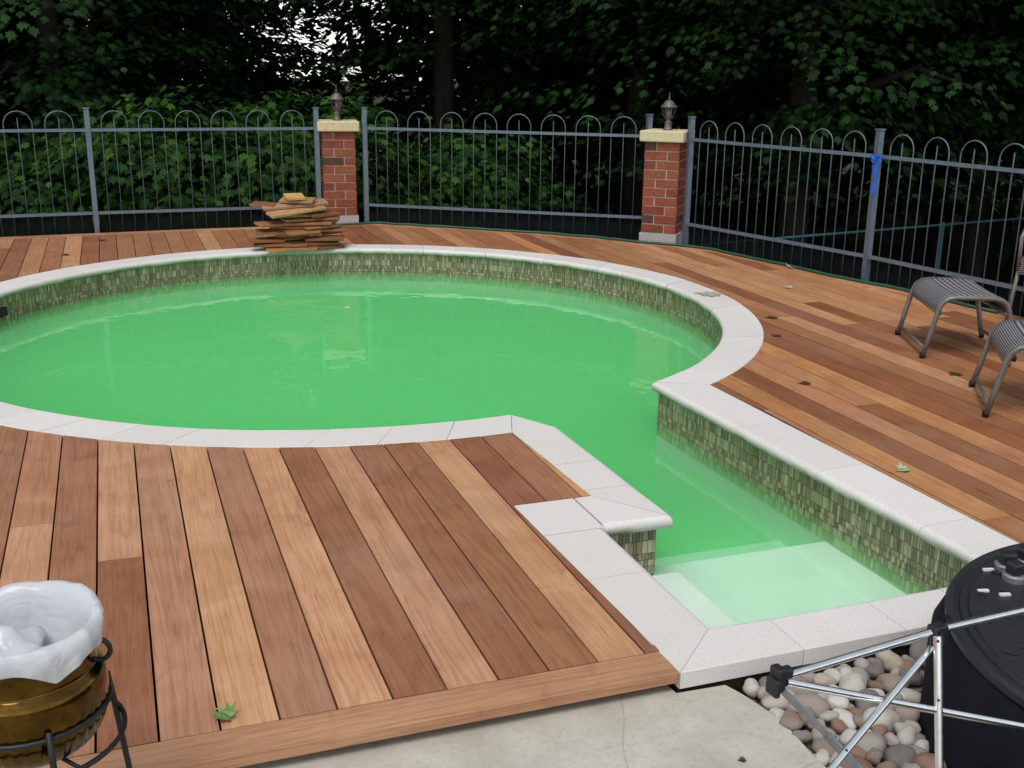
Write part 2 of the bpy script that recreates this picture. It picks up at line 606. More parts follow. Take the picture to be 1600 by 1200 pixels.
# ------------------------------------------------------------------ ground
gx = sorted(set([round(v, 3) for v in np.arange(-4, 8.01, 0.2)] + [-120, -80, -55, -40, -30, -22, -17, -13, -10, -8, -6.5, -5, 9, 10, 11.5, 13, 15, 18, 22, 27, 34, 45, 60, 90, 130]))
gy = sorted(set([round(v, 3) for v in np.arange(1.0, 13.01, 0.2)] + [-40, -20, -10, -5, -2, 0, 14, 15, 16, 17.5, 19, 21, 24, 28, 33, 40, 50, 65, 90, 130, 200]))


def terrain(x, y):
    p = Vector((x, y))
    if inside(outer, p):
        return -2.6
    z = -0.17
    beyond = max(0.0, y - 11.5, (x - 5.9), (y - 11.5) * 0.6 + (x - 2.5) * 0.6 if x > 2.4 else 0.0)
    z -= min(1.5, 0.28 * beyond)
    if beyond > 0.3:
        z += 0.10 * math.sin(x * 1.3) * math.cos(y * 0.9)
    return z


gv = [(x, y, terrain(x, y)) for y in gy for x in gx]
nx = len(gx)
gf = [(j * nx + i, j * nx + i + 1, (j + 1) * nx + i + 1, (j + 1) * nx + i) for j in range(len(gy) - 1) for i in range(nx - 1)]
tag(mesh_obj("ground", gv, gf, M_SOIL, smooth=False), kind="structure")

# concrete patio in the foreground, its right edge broken off a little above the pebbles
pv_ = [(-4.0, -3.0), (1.56, -3.0)]
edge = [(1.55 + 0.012 * math.sin(k * 2.3) + random.uniform(-0.006, 0.006), -0.5 + k * 0.19) for k in range(15)]
pv_ += edge + [(1.52, 2.30), (1.50, 2.352), (1.35, 2.358), (1.34, 2.46), (-4.0, 2.46)]
nb = len(pv_)
pvs = [(x, y, -0.062) for x, y in pv_] + [(x, y, -0.16) for x, y in pv_]
tag(mesh_obj("patio", pvs, [tuple(range(nb))] + [(i, i + nb, (i + 1) % nb + nb, (i + 1) % nb) for i in range(nb)], M_CONC), kind="structure")

# ------------------------------------------------------------------ pool
pool = tag(empty("swimming_pool", (1.4, 6.5, -0.2)), "freeform pool with white granite coping and olive mosaic tile band around green water", "pool")


def in_pool(o):
    o.parent = pool
    o.matrix_parent_inverse = Matrix.Translation((-1.4, -6.5, 0.2))
    return o


def stone(stations, dz=0.0, nose=True):
    """one coping stone: list of (outer point, inner point) stations, bullnose on the inner edge"""
    TH = 0.052
    V, F = [], []
    for O, I in stations:
        O, I = Vector(O), Vector(I)
        w = (I - O).length
        dr = (I - O) / w
        r = TH / 2
        prof = [(0, -TH), (0, -0.003), (0.003, 0)]
        if nose:
            prof += [(w - r, 0)] + [(w - r + r * math.sin(a), -r + r * math.cos(a)) for a in [math.pi * k / 7 for k in range(1, 7)]] + [(w - r, -TH)]
        else:
            prof += [(w - 0.003, 0), (w, -0.003), (w, -TH)]
        for s, z in prof:
            p = O + dr * s
            V.append((p.x, p.y, z + dz))
    m = len(prof)
    k = len(stations)
    for i in range(k - 1):
        for j in range(m):
            l = (j + 1) % m
            F.append((i * m + j, (i + 1) * m + j, (i + 1) * m + l, i * m + l))
    F.append(tuple(range(m)))
    F.append(tuple((k - 1) * m + j for j in range(m - 1, -1, -1)))
    o = mesh_obj("coping_stone", V, F, M_GRAN)
    o.data.materials.append(M_GRAND)
    for i, p in enumerate(o.data.polygons):
        p.use_smooth = True
        if i < (k - 1) * m and i % m in (0, 1, 2):
            p.material_index = 1
    o.data.set_sharp_from_angle(angle=math.radians(50))
    for i, p in enumerate(o.data.polygons):                       # flat top and ends, round nose
        p.use_smooth = i < (k - 1) * m and i % m not in (0, 1, 2)
    in_pool(o)
    return o


GAP = 0.0018
# circle
n_st = 52
AO0, AO1 = math.atan2(4.436 - PC.y, 1.612 - PC.x), math.atan2(4.85 - PC.y, 2.862 - PC.x) - 2 * math.pi
for i in range(n_st):
    a0 = A_START + (A_END - A_START) * i / n_st
    a1 = A_START + (A_END - A_START) * (i + 1) / n_st
    g = GAP / RI / 2
    st = []
    for k in range(5):
        a = a0 - g + (a1 - a0 + 2 * g) * k / 4
        fa = (a - A_START) / (A_END - A_START)
        O, I = pol(RO, AO0 + (AO1 - AO0) * fa), pol(RI, a)
        if i == 0 and k == 0:
            O, I = Vector((1.612, 4.436)), Vector((1.70, 4.70))
        if i == n_st - 1 and k == 4:
            O, I = Vector((2.862, 4.852)), Vector((2.592, 4.985))
        st.append((O, I))
    dn = random.uniform(-0.004, 0.004)
    st = [(O, I + (PC - I).normalized() * dn) for O, I in st]
    stone(st, random.uniform(-0.0015, 0.0015))


def straight(O0, O1, I0, I1, cuts):
    """stones between mitred ends; cuts are fractions along the inner line, joints square to it"""
    O0, O1, I0, I1 = map(Vector, (O0, O1, I0, I1))
    dr = (I1 - I0).normalized()
    ts = [0.0] + list(cuts) + [1.0]
    ends = []
    for tt in ts:
        if tt == 0.0:
            ends.append((O0, I0))
        elif tt == 1.0:
            ends.append((O1, I1))
        else:
            I = I0 + (I1 - I0) * tt
            f = ((I - O0).dot(dr)) / ((O1 - O0).dot(dr))
            ends.append((O0 + (O1 - O0) * f, I))
    for (Oa, Ia), (Ob, Ib) in zip(ends[:-1], ends[1:]):
        e = GAP / 2
        stone([(Oa + (Ob - Oa).normalized() * e, Ia + (Ib - Ia).normalized() * e), (Ob - (Ob - Oa).normalized() * e, Ib - (Ib - Ia).normalized() * e)], random.uniform(-0.001, 0.001))


o = MB().box((2.14, 2.41, -0.15), (1.56, 0.08, 0.19)).build("shade_toned_beam", M_SOIL)  # soil-dark colour paints the shadow below the coping front
in_pool(o)
straight((2.862, 4.848), (2.92, 2.36), (2.592, 4.98), (2.68, 2.565), (0.33, 0.58, 0.83))
straight((2.92, 2.36), (1.36, 2.36), (2.68, 2.565), (1.57, 2.565), (0.26, 0.51, 0.83))
straight((1.36, 2.36), (1.333, 3.325), (1.57, 2.565), (1.57, 3.325), (0.52,))
stone([((1.327, 3.618), (1.57, 3.618)), ((1.333, 3.3285), (1.57, 3.3285))], nose=False)
stone([((1.575, 3.62), (1.575, 3.338)), ((1.643, 3.62), (1.852, 3.338))])
stone([((1.647, 3.62), (1.857, 3.341)), ((1.643, 3.678), (1.855, 3.678))])
stone([((1.643, 3.682), (1.855, 3.682)), ((1.634, 3.978), (1.852, 3.978))])
stone([((1.634, 3.982), (1.852, 3.982)), ((1.622, 4.25), (1.838, 4.46)), ((1.612, 4.43), (1.703, 4.695))])

# shell: backing wall below the coping, floor, steps
nw = len(wall)
sv = [(p.x, p.y, -0.05) for p in wall] + [(p.x, p.y, -1.35) for p in wall]
in_pool(mesh_obj("pool_wall", sv, [(i, (i + 1) % nw, (i + 1) % nw + nw, i + nw) for i in range(nw)], M_PLASTER))
gap_ring = []
for i in range(nw):
    tt = (wall[(i + 1) % nw] - wall[i - 1]).normalized()
    nn = Vector((tt.y, -tt.x))
    if inside(wall, wall[i] + nn * 0.01):
        nn = -nn
    gap_ring.append(wall[i] + nn * 0.03)
in_pool(mesh_obj("dark_gap_backing", [(p.x, p.y, -0.0535) for p in gap_ring] + [(p.x, p.y, -1.5) for p in gap_ring], [(i, (i + 1) % nw, (i + 1) % nw + nw, i + nw) for i in range(nw)], M_SOIL))  # dark sheet added behind the wall so plank gaps look shaded
in_pool(mesh_obj("pool_floor", [(p.x, p.y, -1.30) for p in wall], [tuple(range(nw))], M_PLASTER))
for (y0, y1, z) in ((2.53, 3.54, -0.298), (3.54, 3.86, -0.43), (3.86, 4.12, -0.62), (4.12, 4.36, -0.90)):
    x0 = 1.536
    o = MB().box(((x0 + 2.70) / 2, (y0 + y1) / 2, (z - 1.3) / 2), (2.70 - x0 - 0.004, y1 - y0, z + 1.3)).build("step", M_PLASTER)
    in_pool(bevel(o, 0.015, 3))
o = MB().box((1.725, 2.96, -0.777), (0.375, 0.84, 1.06)).build("ledge", M_PLASTER)
in_pool(bevel(o, 0.012, 3))

# mosaic tile band, each tile a little box standing proud of the grout
rows = [(-0.054, -0.104), (-0.1065, -0.157), (-0.1595, -0.184), (-0.1865, -0.211), (-0.2135, -0.245), (-0.2475, -0.290)]
tiles = []
cum = 0.0
for i in range(nw):
    a, b = wall[i], wall[(i + 1) % nw]
    L = (b - a).length
    if L < 0.03:
        continue
    tdir = (b - a) / L
    nrm = Vector((tdir.y, -tdir.x))                    # towards the water (wall runs clockwise)
    mid = (a + b) / 2
    if not inside(wall, mid + nrm * 0.01):
        nrm = -nrm
    for r, (z1, z0) in enumerate(rows):
        s = 0.0
        while s < L - 0.006:
            w = random.choice((0.0115, 0.0135, 0.0135, 0.0155, 0.0155, 0.023)) if r < 2 else random.choice((0.0125, 0.0145, 0.019))
            e = min(s + w, L)
            if e - s > 0.005:
                tiles.append((a + tdir * (s + e) / 2, tdir, nrm, e - s - 0.0022, z0, z1, random.uniform(0.003, 0.0055)))
            s = e
in_pool(mesh_obj("tile_grout", [(p.x, p.y, -0.05) for p in [w_ + (PC - w_).normalized() * 0 for w_ in wall]] + [(p.x, p.y, -0.292) for p in wall], [(i, (i + 1) % nw, (i + 1) % nw + nw, i + nw) for i in range(nw)], M_GROUT))
# push the grout sheet 1.5 mm into the pool so that it covers the plaster behind it
go = [o for o in pool.children if o.name.startswith("tile_grout")][0]
for k, v in enumerate(go.data.vertices):
    i = k % nw
    a, b, cpt = wall[i - 1], wall[i], wall[(i + 1) % nw]
    tt = (cpt - a).normalized()
    nn = Vector((tt.y, -tt.x))
    if not inside(wall, b + nn * 0.004):
        nn = -nn
    v.co.x += nn.x * 0.0018
    v.co.y += nn.y * 0.0018


def tile_geo(tl):
    c, td, nr, w, z0, z1, pr = tl
    a, b = c - td * w / 2, c + td * w / 2
    q = nr * pr
    V = [(a.x, a.y, z0), (b.x, b.y, z0), (b.x, b.y, z1), (a.x, a.y, z1), (a.x + q.x, a.y + q.y, z0), (b.x + q.x, b.y + q.y, z0), (b.x + q.x, b.y + q.y, z1), (a.x + q.x, a.y + q.y, z1)]
    return V, [(4, 5, 6, 7), (0, 4, 7, 3), (1, 2, 6, 5), (3, 7, 6, 2), (0, 1, 5, 4)]


def seen_score(tl):
    c, nr = tl[0], tl[2]
    to = -c
    if to.normalized().dot(nr) <= 0.05 or tl[5] < -0.19:
        return -1
    return to.normalized().dot(nr) ** 0.5 / to.length


order = sorted(range(len(tiles)), key=lambda i: -seen_score(tiles[i]))
single = set(order[:300])
mbt = MB()
for i, tl in enumerate(tiles):
    V, F = tile_geo(tl)
    if i in single:
        in_pool(mesh_obj("tile", V, F, M_TILE))
    else:
        b = len(mbt.v)
        mbt.v += V
        mbt.f += [tuple(k + b for k in f) for f in F]
tag(in_pool(mbt.build("tile_mosaic", M_TILES)), kind="stuff")
# skimmer mouth at the far left
a = math.radians(152)
p = pol(RW - 0.012, a)
o = MB().box((p.x, p.y, -0.15), (0.03, 0.26, 0.065), a).build("skimmer_opening", M_DARK)
in_pool(o)

# water body: closed volume slightly larger than the basin so its sides hide in the walls
wp = [w_ for w_ in wall]
wv = [(p.x, p.y, WATER_Z) for p in wp] + [(p.x, p.y, -1.42) for p in wp]
water = mesh_obj("water", wv, [tuple(range(nw - 1, -1, -1)), tuple(range(nw, 2 * nw))] + [(i, (i + 1) % nw, (i + 1) % nw + nw, i + nw) for i in range(nw)], M_WATER)
bm = bmesh.new()
bm.from_mesh(water.data)
bmesh.ops.recalc_face_normals(bm, faces=bm.faces)
bm.to_mesh(water.data)
bm.free()
tag(water, kind="structure")

# ------------------------------------------------------------------ deck
deck = tag(empty("deck", (0, 0, 0)), kind="structure")
EDGE = [Vector(p) for p in ((-3.6, 10.98), (-1.0, 11.15), (0.7, 11.23), (2.02, 11.22), (2.56, 11.19), (2.95, 10.92), (3.37, 10.58), (3.93, 10.14), (4.45, 9.64), (4.63, 9.32), (4.93, 9.06), (5.15, 8.70), (5.28, 7.97), (5.44, 7.24), (5.58, 6.64), (5.72, 5.65), (5.90, 4.2), (6.1, 1.5))]


def inset(pts, d):
    out = []
    for i, p in enumerate(pts):
        a, b = pts[max(0, i - 1)], pts[min(len(pts) - 1, i + 1)]
        tt = (b - a).normalized()
        out.append(p + Vector((tt.y, -tt.x)) * d)
    return out


INNER = inset(EDGE, 0.145)
region = INNER + [Vector((INNER[-1].x, 1.5)), Vector((2.96, 1.5)), Vector((2.96, 2.483)), Vector((-3.6, 2.483))]
PITCH_B, X0 = 0.1464, -0.004
TONE = {-4: .3, -3: .5, -2: .28, -1: .78, 0: .62, 1: .80, 2: .34, 3: .82, 4: .2, 5: .62, 6: .14, 7: .20, 8: .86, 9: .07, 10: .30}


def tone_col(v, warm=0.0):
    d, l = Vector((0.245, 0.098, 0.050)), Vector((0.60, 0.342, 0.192))
    c = d.lerp(l, v)
    c = Vector((c.x * (1 + .03 * warm), c.y * (1 - .06 * warm), c.z * (1 - .22 * warm)))
    j = random.uniform(0.94, 1.06)
    return (c.x * j, c.y * j * random.uniform(.97, 1.03), c.z * j * random.uniform(.93, 1.07), 1)


def subtract(iv, holes):
    out = [iv]
    for h0, h1 in holes:
        nxt = []
        for a, b in out:
            if h1 <= a or h0 >= b:
                nxt.append((a, b))
            else:
                if a < h0:
                    nxt.append((a, h0))
                if h1 < b:
                    nxt.append((h1, b))
        out = nxt
    return [q for q in out if q[1] - q[0] > 0.004]


CUTS = {-3: [3.98], -1: [3.59], 23: [4.30], 22: [3.05], 24: [3.62], 20: [2.95], 26: [6.9], 25: [5.6], 27: [4.1, 7.3]}
TH_B = 0.030
pool_hole = [Vector(p) for p in outer]


def cols(x):
    ivs = yints(region, x)
    holes = [(a - 0.004, b + 0.004) for a, b in yints(pool_hole, x)]
    r = []
    for iv in ivs:
        r += subtract(iv, holes)
    return r


n_plank = 0
for k in range(-24, 42):
    xa, xb = X0 + k * PITCH_B + 0.0032, X0 + (k + 1) * PITCH_B - 0.0032
    crit = [x for x in (1.325, 1.36, 1.61, 1.645, 2.862, 2.92, PC.x - RO, PC.x + RO, 2.96) if xa < x < xb]
    xs = sorted([xa + (xb - xa) * i / 8 for i in range(9)] + [c_ - 0.0008 for c_ in crit] + [c_ + 0.0008 for c_ in crit])
    slabs = []
    for x1, x2 in zip(xs[:-1], xs[1:]):
        A, B = cols(x1 + 1e-6), cols(x2 - 1e-6)
        if len(A) != len(B):
            Mi = cols((x1 + x2) / 2)
            A = B = Mi
        for (a0, a1), (b0, b1) in zip(A, B):
            slabs.append((x1, x2, a0, a1, b0, b1))
    # connected pieces
    comp = []
    for s in slabs:
        hit = [c_ for c_ in comp if any(abs(q[1] - s[0]) < 1e-6 and min(q[5], s[3]) - max(q[4], s[2]) > 0.01 for q in c_)]
        new = [s]
        for h_ in hit:
            new = h_ + new
            comp.remove(h_)
        comp.append(new)
    for c_ in comp:
        ymin, ymax = min(min(q[2], q[4]) for q in c_), max(max(q[3], q[5]) for q in c_)
        if ymax - ymin < 0.03:
            continue
        cuts = [c for c in CUTS.get(k, []) if ymin + .3 < c < ymax - .3]
        if not cuts:
            yy = ymin + random.uniform(0.9, 2.9)
            if not (k in TONE and ymax < 5.5):
                while yy < ymax - 0.5:
                    cuts.append(yy)
                    yy += random.uniform(1.6, 3.4)
        bounds = [-1e9] + sorted(cuts) + [1e9]
        for pi, (lo, hi) in enumerate(zip(bounds[:-1], bounds[1:])):
            lo, hi = lo + 0.0012, hi - 0.0012
            V, F = [], []
            idx = {}

            def vid(x, y, z):
                key = (round(x, 5), round(y, 5), z)
                if key not in idx:
                    idx[key] = len(V)
                    V.append((x, y, z))
                return idx[key]

            edges = {}
            for (x1, x2, a0, a1, b0, b1) in sorted(c_):
                a0c, a1c, b0c, b1c = max(a0, lo), min(a1, hi), max(b0, lo), min(b1, hi)
                if a1c - a0c < 0.002 or b1c - b0c < 0.002:
                    continue
                ring = [(x1, a0c), (x2, b0c), (x2, b1c), (x1, a1c)]
                F.append(tuple(vid(x, y, 0.0) for x, y in ring))
                for p_, q_ in ((ring[0], ring[1]), (ring[2], ring[3])):
                    F.append((vid(*p_, -TH_B), vid(*q_, -TH_B), vid(*q_, 0.0), vid(*p_, 0.0)))
                if abs(x1 - xa) < 1e-5 or x1 == min(q[0] for q in c_):
                    F.append((vid(*ring[3], -TH_B), vid(*ring[0], -TH_B), vid(*ring[0], 0.0), vid(*ring[3], 0.0)))
                if abs(x2 - xb) < 1e-5 or x2 == max(q[1] for q in c_):
                    F.append((vid(*ring[1], -TH_B), vid(*ring[2], -TH_B), vid(*ring[2], 0.0), vid(*ring[1], 0.0)))
            if not F:
                continue
            o = mesh_obj("plank", V, F, M_WOOD, deck)
            o.location.z = random.uniform(-0.0012, 0.0008)
            near = ymax < 5.5 and k <= 10
            if near and k in TONE:
                tv = TONE[k]
                if k == -3 and pi == 0:
                    tv = .85
                if k == -1 and pi == 0:
                    tv = .10
                o.color = tone_col(tv)
            elif k > 10:
                o.color = tone_col(random.choice((.06, .18, .30, .38, .46, .54, .62, .74)), random.uniform(0.4, 1.4))
            else:
                o.color = tone_col(random.choice((.15, .25, .35, .42, .5, .6, .75)), 0.5)
            n_plank += 1
# border boards: along the front of the near deck and along the fence
for xa, xb, tv in ((-3.6, -1.42, .5), (-1.417, 1.354, .62)):
    o = MB().box(((xa + xb) / 2, 2.42, -0.016), (xb - xa, 0.120, 0.034)).build("border_board", M_WOODX, deck)
    o.color = tone_col(tv)
    bevel(o, 0.003, 2)
for i in range(len(EDGE) - 1):
    a, b, c_, d_ = EDGE[i], EDGE[i + 1], INNER[i + 1], INNER[i]
    dl = (b - a).normalized() * 0.0015
    ring = [a + dl, b - dl, c_ - dl + (c_ - b).normalized() * -0.003, d_ + dl + (d_ - a).normalized() * -0.003]
    V = [(p.x, p.y, 0.001) for p in ring] + [(p.x, p.y, -0.03) for p in ring]
    o = mesh_obj("border_board", V, [(3, 2, 1, 0), (0, 1, 5, 4), (1, 2, 6, 5), (2, 3, 7, 6), (3, 0, 4, 7), (4, 5, 6, 7)], M_WOODX, deck)
    o.color = tone_col(random.uniform(.55, .8), .5)
# framing under the front edge
o = MB().box((-1.1, 2.52, -0.10), (4.9, 0.04, 0.13)).build("joist", M_WOODX, deck)
o.color = (0.10, 0.05, 0.03, 1)

# ------------------------------------------------------------------ fence, pillars, lamps
TOP, RAIL_T, RAIL_B = 1.15, 0.955, 0.18


def fence(name, label, pts, hoops, ends=True, skip_first=False, skip_last=False):
    """pts: post positions; hoops[i]: number of hoops between post i and i+1"""
    root = tag(empty(name, (pts[0][0], pts[0][1], 0)), label, "fence", "hoop-topped steel fence around the pool deck")
    off = Matrix.Translation((-pts[0][0], -pts[0][1], 0))

    def part(o):
        o.parent = root
        o.matrix_parent_inverse = off
        return o

    for i, p in enumerate(pts):
        part(MB().box((p[0], p[1], 0.45), (0.046, 0.046, 1.39), 0).box((p[0], p[1], TOP + 0.005), (0.058, 0.058, 0.012)).build("post", M_GALV))
    for i, n in enumerate(hoops):
        a, b = Vector((*pts[i], 0)), Vector((*pts[i + 1], 0))
        d = (b - a).normalized()
        L = (b - a).length
        ang = math.atan2(d.y, d.x)
        for nm, z in (("top_rail", RAIL_T), ("bottom_rail", RAIL_B)):
            part(MB().box((*(((a + b) / 2).xy), z), (L - 0.047, 0.026, 0.027), ang).build(nm, M_GALV))
        nrm = Vector((-d.y, d.x, 0))
        part(MB().box((*(((a + b) / 2 + nrm * 0.022).xy), 0.055), (L - 0.06, 0.004, 0.21), ang).build("mesh_strip", M_NET))
        pitch = (L - 0.14) / n
        hw = pitch * 0.345
        for k in range(n):
            c = a + d * (0.07 + pitch * (k + 0.5))
            zt = TOP - 0.02 - hw
            pl = [c - d * hw + Vector((0, 0, -0.06))] + [c + d * (-hw * math.cos(q)) + Vector((0, 0, zt + hw * math.sin(q))) for q in [math.pi * j / 12 for j in range(13)]] + [c + d * hw + Vector((0, 0, -0.06))]
            part(MB().tube(pl, 0.0048, 6).build("hoop", M_PICK, smooth=True))
            part(MB().tube([c + Vector((0, 0, -0.06)), c + Vector((0, 0, 1.055)), c + Vector((0, 0, 1.072))], [0.0045, 0.0045, 0.0015], 6).build("picket", M_PICK, smooth=True))
    return root


fence("pool_fence", "grey hooped steel fence left of the brick pillars, green shrubs behind it", [(-2.42, 11.16), (-0.17, 11.28), (1.975, 11.30)], [6, 6])
fence("pool_fence", "grey hooped steel fence between the two brick pillars", [(2.465, 11.30), (4.86, 9.66)], [8])
fr = fence("pool_fence", "grey hooped steel fence running right from the second pillar behind the footstools", [(5.045, 9.17), (5.555, 7.14), (5.84, 5.05), (6.06, 3.0)], [6, 6, 6])


def pillar(name, label, c, rot, dark):
    root = tag(empty(name, (c[0], c[1], -0.1)), label, "pillar", "brick pillars in the fence")
    root.rotation_euler.z = rot
    W = 0.335
    bh, cj, bl, bd = 0.0735, 0.0845, 0.205, 0.110
    MB().box((0, 0, 0.09), (W + 0.025, W + 0.025, 0.178)).build("base", M_BASE, root)
    MB().box((0, 0, 0.18 + cj * 5), (W - 0.016, W - 0.016, cj * 10 - 0.002)).build("mortar_core", M_MORTAR, root)
    for r in range(10):
        z = 0.18 + cj * r + cj / 2
        for s in range(4):
            R = Matrix.Rotation(s * math.pi / 2, 3, "Z")
            # one stretcher per face; the neighbour's end fills the rest, corners changing hands from course to course
            half = W / 2
            spans = [(-half, -half + 0.2125)] if r % 2 == 0 else [(half - 0.2125, half)]
            for (u0, u1) in spans:
                m = MB().box(((u0 + u1) / 2, -half + bd / 2 + random.uniform(-.0015, .0015), z + random.uniform(-.001, .001)), (u1 - u0, bd, bh))
                m.v = [R @ v for v in m.v]
                o = m.build("brick", M_BRICK, root)
                bevel(o, 0.004, 1)
                q = random.random()
                if q < dark:
                    o.color = (0.10, 0.055, 0.045, 1)
                else:
                    v = random.uniform(0.75, 1.12)
                    o.color = (0.29 * v, 0.088 * v * random.uniform(.85, 1.15), 0.055 * v, 1)
    o = MB().box((0, 0, 1.125 - 0.05), (W + 0.085, W + 0.085, 0.10)).build("cap", M_CAP, root)
    bevel(o, 0.012, 3)
    return root


P1, P2 = (2.215, 11.435), (4.935, 9.42)
pillar("brick_pillar", "red brick pillar with buff cap behind the stack of offcuts", P1, -0.14, 0.08)
pillar("brick_pillar", "red brick pillar with buff cap where the fence turns right of centre", P2, -0.75, 0.15)


def lantern(label, c, rot):
    root = tag(empty("pillar_lantern", (c[0], c[1], 1.025)), label, "lamp", "lanterns on the brick pillars")
    root.rotation_euler.z = rot
    MB().lathe([(0.045, 0), (0.045, 0.012), (0.034, 0.02), (0.032, 0.06), (0.036, 0.072), (0.022, 0.088), (0.020, 0.098), (0.032, 0.105)], n=12).build("base", M_LAMP, root, smooth=True)
    MB().lathe([(0.030, 0.105), (0.052, 0.145), (0.060, 0.205)], n=6, cap0=False, cap1=False).build("glass", M_GLASS, root)
    m = MB()
    for k in range(6):
        a = 2 * math.pi * k / 6
        m.tube([(r * math.cos(a), r * math.sin(a), z) for r, z in ((0.031, 0.104), (0.053, 0.145), (0.061, 0.207))], 0.004, 5)
    m.build("cage", M_LAMP, root)
    MB().lathe([(0.010, 0.106), (0.010, 0.128), (0.008, 0.13)], n=8).build("socket", M_LAMP, root)
    MB().lathe([(0.008, 0.13), (0.017, 0.147), (0.014, 0.165), (0.004, 0.186)], n=10).build("bulb", M_BULB, root, smooth=True)
    MB().lathe([(0.078, 0.205), (0.080, 0.212), (0.058, 0.232), (0.046, 0.252), (0.028, 0.268), (0.012, 0.276)], n=12).build("roof", M_LAMP, root, smooth=True)
    MB().lathe([(0.006, 0.276), (0.012, 0.287), (0.005, 0.298), (0.003, 0.335), (0.0005, 0.345)], n=8).build("finial", M_LAMP, root, smooth=True)
    return root


lantern("dark metal lantern on the pillar behind the stack of offcuts", P1, 0.2)
lantern("dark metal lantern on the pillar right of centre", P2, 0.5)

# blue tape tied round the fence post
m = MB()
px_, py_ = 5.535, 7.115
V = []
for k in range(9):
    z = 0.965 - k * 0.038
    w_ = 0.032 - 0.0012 * k + 0.006 * math.sin(k * 2.1)
    sx = 0.012 * math.sin(k * 1.7)
    V += [(px_ - 0.030 + sx, py_ - 0.012 - 0.006 * math.cos(k * 1.3), z), (px_ - 0.030 + sx + w_, py_ - 0.026 - 0.005 * math.sin(k), z)]
m.add(V, [(2 * k, 2 * k + 1, 2 * k + 3, 2 * k + 2) for k in range(8)])
m.add([Vector(v) + Vector((0.004, 0.006, 0)) for v in V], [(2 * k + 2, 2 * k + 3, 2 * k + 1, 2 * k) for k in range(8)])
m.tube([(px_ + 0.02 + 0.043 * math.cos(a), py_ + 0.025 + 0.043 * math.sin(a), 0.945 + 0.012 * math.sin(3 * a)) for a in [2 * math.pi * k / 16 for k in range(16)]], 0.011, 6, True)
m.tube([(px_ - 0.045 + 0.030 * math.cos(a), py_ - 0.03, 0.935 + 0.026 * math.sin(a)) for a in [2 * math.pi * k / 12 for k in range(12)]], 0.007, 5, True)
tag(m.build("blue_tape", M_TAPE, smooth=True), "bright blue tape knotted round a fence post, end hanging down", "tape")

# green hose lying along the fence side of the deck
hp = inset(EDGE, 0.05)[4:16]
pts = []
for i in range(len(hp) - 1):
    for k in range(6):
        q = hp[i].lerp(hp[i + 1], k / 6)
        pts.append((q.x - 0.03 * abs(math.sin(i * 1.9 + k * 0.4)), q.y - 0.03 * abs(math.sin(i * 1.1 + k * 0.5)), 0.013 + 0.004 * abs(math.sin(i * 2.1 + k))))
pts = [(1.95, 11.12, 0.013), (2.2, 11.10, 0.013), (2.42, 11.12, 0.013)] + pts
tag(MB().tube(pts, 0.0115, 8).build("garden_hose", M_HOSE, smooth=True), "thin dark green hose lying along the deck edge under the fence", "hose")

# low teal wire fence in the wood beyond, right
root = tag(empty("wire_fence", (0, 0, 0)), "low teal wire fence among the trees beyond the right hand fence", "fence")
A_, B_ = cf(1.5, 10.85, -0.13), cf(7.5, 14.2, -0.13)
MB().tube([A_, A_.lerp(B_, .5), B_], 0.014, 6).build("rail", M_TEAL, root)
for f in (0.17, 0.58, 0.92):
    q = A_.lerp(B_, f)
    MB().tube([q + Vector((0, 0, -1.6)), q + Vector((0, 0, 0.03))], 0.022, 8).build("post", M_TEAL, root)

# ------------------------------------------------------------------ stack of board offcuts on the far coping
BW, BT = 0.14, 0.022
base_c = Vector((1.485, 9.80))
#  (dx, dy, length, yaw deg, tilt deg, level, lean deg towards the pool)
lay = [(-0.15, -0.13, .20, 24, 0, 0, 0), (0.03, -0.12, .32, -20, 0, 0.15, 0), (0.25, -0.07, .34, 17, 0, 0, 0), (-0.02, 0.10, .50, 4, 0, 0, 0),
       (-0.13, -0.05, .46, -11, 0, 1.3, 4), (0.20, -0.05, .36, 9, 1, 1.3, 5), (0.06, 0.12, .50, 6, 0, 1.2, 3),
       (-0.25, -0.02, .30, 8, 2, 2.6, 4), (0.26, -0.06, .34, -13, -1, 2.7, 5), (0.00, 0.10, .46, 12, 0, 2.5, 3),
       (0.04, 0.03, .40, -4, 0, 3.8, 3), (0.22, 0.06, .42, 18, 0, 3.9, 4),
       (-0.17, -0.02, .34, -7, 1, 5.0, 6), (0.06, -0.06, .30, 14, 0, 5.0, 6), (0.28, 0.02, .36, -9, 0, 5.1, 4),
       (0.02, 0.05, .44, -16, 0, 6.2, 4), (0.22, 0.00, .30, 12, -2, 6.3, 5),
       (-0.19, 0.00, .28, 21, 2, 7.4, 6), (0.12, 0.00, .42, -7, 0, 7.4, 4), (0.26, 0.08, .28, -24, 0, 7.5, 4),
       (0.10, 0.03, .40, 9, 0, 8.6, 5), (0.30, 0.02, .22, -14, 0, 8.7, 6),
       (-0.01, 0.03, .36, 4, 0, 9.8, 3), (0.26, 0.02, .28, 22, 0, 9.9, 7),
       (0.02, -0.04, .52, 17, -5, 11.4, 10),
       (0.02, 0.05, .58, 7, -3, 12.9, 9),
       (-0.24, 0.09, .22, -30, 3, 13.0, 4),
       (0.05, 0.06, .30, -24, 0, 14.2, 8), (0.02, 0.03, .165, 6, 0, 15.4, 12)]
